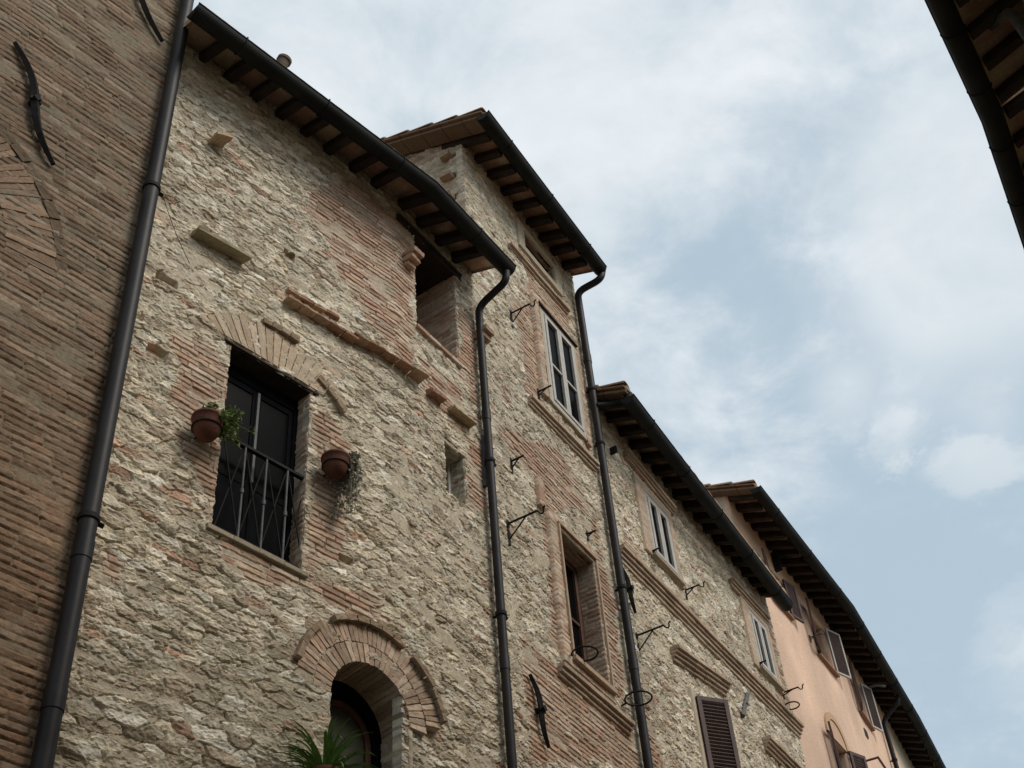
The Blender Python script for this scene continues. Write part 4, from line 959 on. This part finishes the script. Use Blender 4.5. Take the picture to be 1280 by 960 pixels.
b = MB(D1); q = D1.sz(966, 700); b.box(q[0]-.04, q[0]+.02, -.02, .12, q[1]-.25, q[1]+.12); b.bar((q[0], .1, q[1]), (q[0]+.3, .25, q[1]+.15), .025); b.build('wall_bracket', M_IRON, Dh)

# ================================================================== cream house at the far end
Gh = thing('cream_house', G.M, 'pale cream house at the lower right corner beyond the orange house', 'house')
wG = relief('wall', G, lines(0, LG, .06), lines(0, zD+.15, .06), cream, M_PLA, Gh)
eave(Gh, G, 0, LG, zD, .62, .62, 0, 0, first=.1, m0=TG, seed=97, step=.30)
gutter(Gh, G, [(-.62*TG, .62, 15.06), (LG, .62, 15.06)], r=.092, hooks=1.1)
shell(Gh, G, 0, LG, 4.5, zD)
side_wall(Gh, G, LG, 4.5, 0, zD, .38, cream, face=1, m=M_PLA, res=.08)

# ================================================================== house across the street (only its eave is in view)
zR = 10.9
def hit_z(x, y, z): w = wdir(x, y); return np.array([0, 0, EYE])+w*((z-EYE)/w[2])
dR = vp_dir(2085); dR2 = vp_dir(1850)
def rwall(p, d):       # frame whose facade looks back across the street: runs against d
    return Wall(p, -d)
g0 = hit_z(1190, 72, zR); gb = hit_z(1228, 153, zR)
OH = .66
R1 = rwall(gb, dR); R1 = Wall(R1.pt(0, -OH), -dR)
R2 = rwall(gb, dR2); R2 = Wall(R2.pt(0, -OH), -dR2)
Rh = thing('facing_house', R1.M, 'house across the street at upper right, only its dark eave in view', 'house')
zRw = zR+.16
TR = math.tan(math.acos(min(1, dR@dR2))/2)
ochre = plaster(101, (.42, .34, .24), .012, .18)
LR1, LR2 = 15.0, 11.0  # near stretch lengthened out of view to block sun from the lower walls opposite
relief('wall', R1, lines(.0, LR1, .07), lines(0, zRw+.15, .07), ochre, M_PLA, Rh); relief('wall', R2, lines(-LR2, .0, .07), lines(0, zRw+.15, .07), ochre, M_PLA, Rh)
cr = 1 if (dR[0]*dR2[1]-dR[1]*dR2[0]) > 0 else -1
eave(Rh, R1, 0, LR1, zRw, OH, OH, 0, 0, first=.15, m0=0.0, seed=103, step=.36)
eave(Rh, R2, -LR2, 0, zRw, OH, OH, 0, 0, first=.15, m1=0.0, seed=104, step=.36)
far = R1.loc(R2.pt(-LR2, OH, 0)); near = (LR1, OH)
gutter(Rh, R1, [(far[0], far[1], zR), (*R1.loc(gb)[:2], zR), (near[0], near[1], zR)], r=.092, hooks=.65)
shell(Rh, R1, 0, LR1, 4.5, zRw); shell(Rh, R2, -LR2, 0, 4.5, zRw)
b = MB(R1); l = lambda x, y, o: (R1.sz(x, y, o)[0], o, R1.sz(x, y, o)[1])
b.tube(bend([l(1197, 58, OH-.07), l(1199, 66, OH-.09), l(1262, 14, .14), (l(1262, 14, .14)[0]-.03, .09, zR-1.2), (l(1262, 14, .14)[0]-.03, .09, .2)], .07), .040, 12); b.build('downpipe', M_IRONG, Rh)

# ================================================================== potted plants
def pot(W, c, r, h, root, wallpot=True):
    b = MB(W); b.lathe(c, ([(.001, 0), (r*.30, .004), (r*.58, h*.12), (r*.82, h*.36), (r*.95, h*.66), (r*.98, h*.88), (r*1.03, h*.90), (r*1.03, h), (r*.94, h), (r*.9, h*.86), (.001, h*.84)] if wallpot else [(.001, 0), (r*.62, 0), (r*.66, .01), (r*.9, h*.78), (r*1.02, h*.79), (r*1.04, h), (r*.94, h), (r*.9, h*.86), (.001, h*.84)]), 24)
    return b.build('pot', M_TERR, root)
def soil(W, c, r, h, root):
    b = MB(W); b.lathe((c[0], c[1], c[2]+h*.9), [(.001, .012), (r*.5, .015), (r*.88, 0)], 16); b.build('soil', M_SOIL, root)
def root_at(name, W, c, label, group=None):
    p = W.pt(c[0], c[1], c[2]); Mx = W.M.copy(); Mx.translation = Vector(p); return thing(name, Mx, label, 'potted plant', group)
def leaf(b, p, d, L, wd, tilt, r_):
    d = np.array(d)/np.linalg.norm(d); sd = np.cross(d, np.array([r_.uniform(-1, 1), r_.uniform(-1, 1), r_.uniform(-1, 1)])); sd /= np.linalg.norm(sd)+1e-9; nn = np.cross(d, sd); p = np.array(p)
    b.add([p, p+d*L*.4+sd*wd*.5+nn*wd*.12, p+d*L, p+d*L*.4-sd*wd*.5+nn*wd*.12], [(0, 1, 2), (0, 2, 3)])
c = (*A1.sz(257, 549, .15),); c = (c[0], .15, c[1])
P1 = root_at('potted_plant', A1, c, 'terracotta wall pot with bushy green leaves left of the balcony door', 'potted plants on the stone house')
pot(A1, c, .118, .20, P1); soil(A1, c, .118, .20, P1)
r_ = random.Random(5); b = MB(A1)
for i in range(46):
    an = r_.uniform(0, 6.28); q = np.array([c[0]+.06*math.cos(an)+.02, c[1]+.06*math.sin(an), c[2]+.18]); dd = np.array([.25*math.cos(an)+.22, .28*math.sin(an)+.08, r_.uniform(.1, .9)]); dd /= np.linalg.norm(dd)
    Ls = r_.uniform(.08, .24); st_ = [q+dd*Ls*t+np.array([.05*t*t, 0, -.10*t*t]) for t in np.linspace(0, 1, 6)]; b.tube(st_, .003, 4)
    for k in range(15):
        t = r_.uniform(.15, 1); leaf(b, q+dd*Ls*t+np.array([.05*t*t, 0, -.10*t*t])+np.array([r_.uniform(-.012, .012) for _ in range(3)]), (r_.uniform(-1, 1), r_.uniform(-1, 1), r_.uniform(-.6, .8)), r_.uniform(.028, .055), r_.uniform(.020, .036), 0, r_)
b.build('foliage', M_LEAF, P1)
b = MB(A1); b.tube([(c[0]+.108*math.cos(a_), c[1]+.108*math.sin(a_), c[2]+.10) for a_ in np.linspace(0, 6.2832, 25)], .006, 6, False); b.tube([(c[0], c[1]-.11, c[2]+.10), (c[0], -.03, c[2]+.10)], .007, 6); b.build('pot_ring', M_IRON, Ah)
c = A1.sz(419, 596, .15); c = (c[0], .15, c[1])
P2 = root_at('potted_plant', A1, c, 'terracotta wall pot with grey trailing plant right of the balcony door', 'potted plants on the stone house')
pot(A1, c, .115, .19, P2); soil(A1, c, .115, .19, P2)
b = MB(A1)
for i in range(85):
    an = r_.uniform(-.9, .8); q = np.array([c[0]+.10*math.cos(an), c[1]+.10*math.sin(an), c[2]+.19]); out = r_.uniform(.02, .085); dn = r_.uniform(.05, .50) if r_.random() < .7 else -.05
    path_ = [q+np.array([math.cos(an)*out*math.sin(min(1, t*1.6)*1.57)+.012*math.sin(9*t+i), math.sin(an)*out*math.sin(min(1, t*1.6)*1.57), .05*math.sin(t*3.14)-dn*t*t]) for t in np.linspace(0, 1, 9)]
    b.tube(path_, .0025, 4)
    for k in range(16):
        t = r_.randrange(1, 9); leaf(b, path_[t]+np.array([r_.uniform(-.012, .012) for _ in range(3)]), (r_.uniform(-1, 1), r_.uniform(-1, 1), r_.uniform(-.8, .6)), r_.uniform(.026, .048), r_.uniform(.016, .030), 0, r_)
b.build('foliage', M_DRY, P2)
b = MB(A1); b.tube([(c[0]+.106*math.cos(a_), c[1]+.106*math.sin(a_), c[2]+.10) for a_ in np.linspace(0, 6.2832, 25)], .006, 6, False); b.tube([(c[0], c[1]-.11, c[2]+.10), (c[0], -.03, c[2]+.10)], .007, 6); b.build('pot_ring', M_IRON, Ah)
c = A1.sz(405, 1004, .16); c = (c[0], .16, c[1])
P3 = root_at('potted_plant', A1, c, 'pot of long arching green blades in front of the arched window', 'potted plants on the stone house')
pot(A1, c, .13, .20, P3, False); soil(A1, c, .13, .20, P3)
b = MB(A1)
for i in range(95):
    an = r_.uniform(0, 6.28); el = r_.uniform(.35, 1.5); L = r_.uniform(.26, .50); base = np.array([c[0]+.04*math.cos(an), c[1]+.04*math.sin(an), c[2]+.18]); n = 8; vs = []
    hd = np.array([math.cos(an), math.sin(an), 0]); sd = np.array([-math.sin(an), math.cos(an), 0]); p = base.copy(); el_ = el
    for k in range(n):
        t = k/(n-1); wv = .014*(1-t)**.7+.0008
        vs += [p-sd*wv, p+np.array([0, 0, -wv*.4]), p+sd*wv]; p = p+(hd*math.cos(el_)+np.array([0, 0, math.sin(el_)]))*L/(n-1); el_ -= .12+.30*t+.06*r_.random()
    b.add(vs, [(3*k+j, 3*k+j+1, 3*k+j+4, 3*k+j+3) for k in range(n-1) for j in range(2)], None, True)
b.build('foliage', M_FERN, P3)
b = MB(A1); b.box(c[0]-.14, c[0]+.14, -.03, c[1]+.13, c[2]-.03, c[2]-.004); b.box(c[0]-.012, c[0]+.012, -.03, c[1]+.1, c[2]-.05, c[2]-.03); b.build('pot_shelf', M_IRON, Ah)
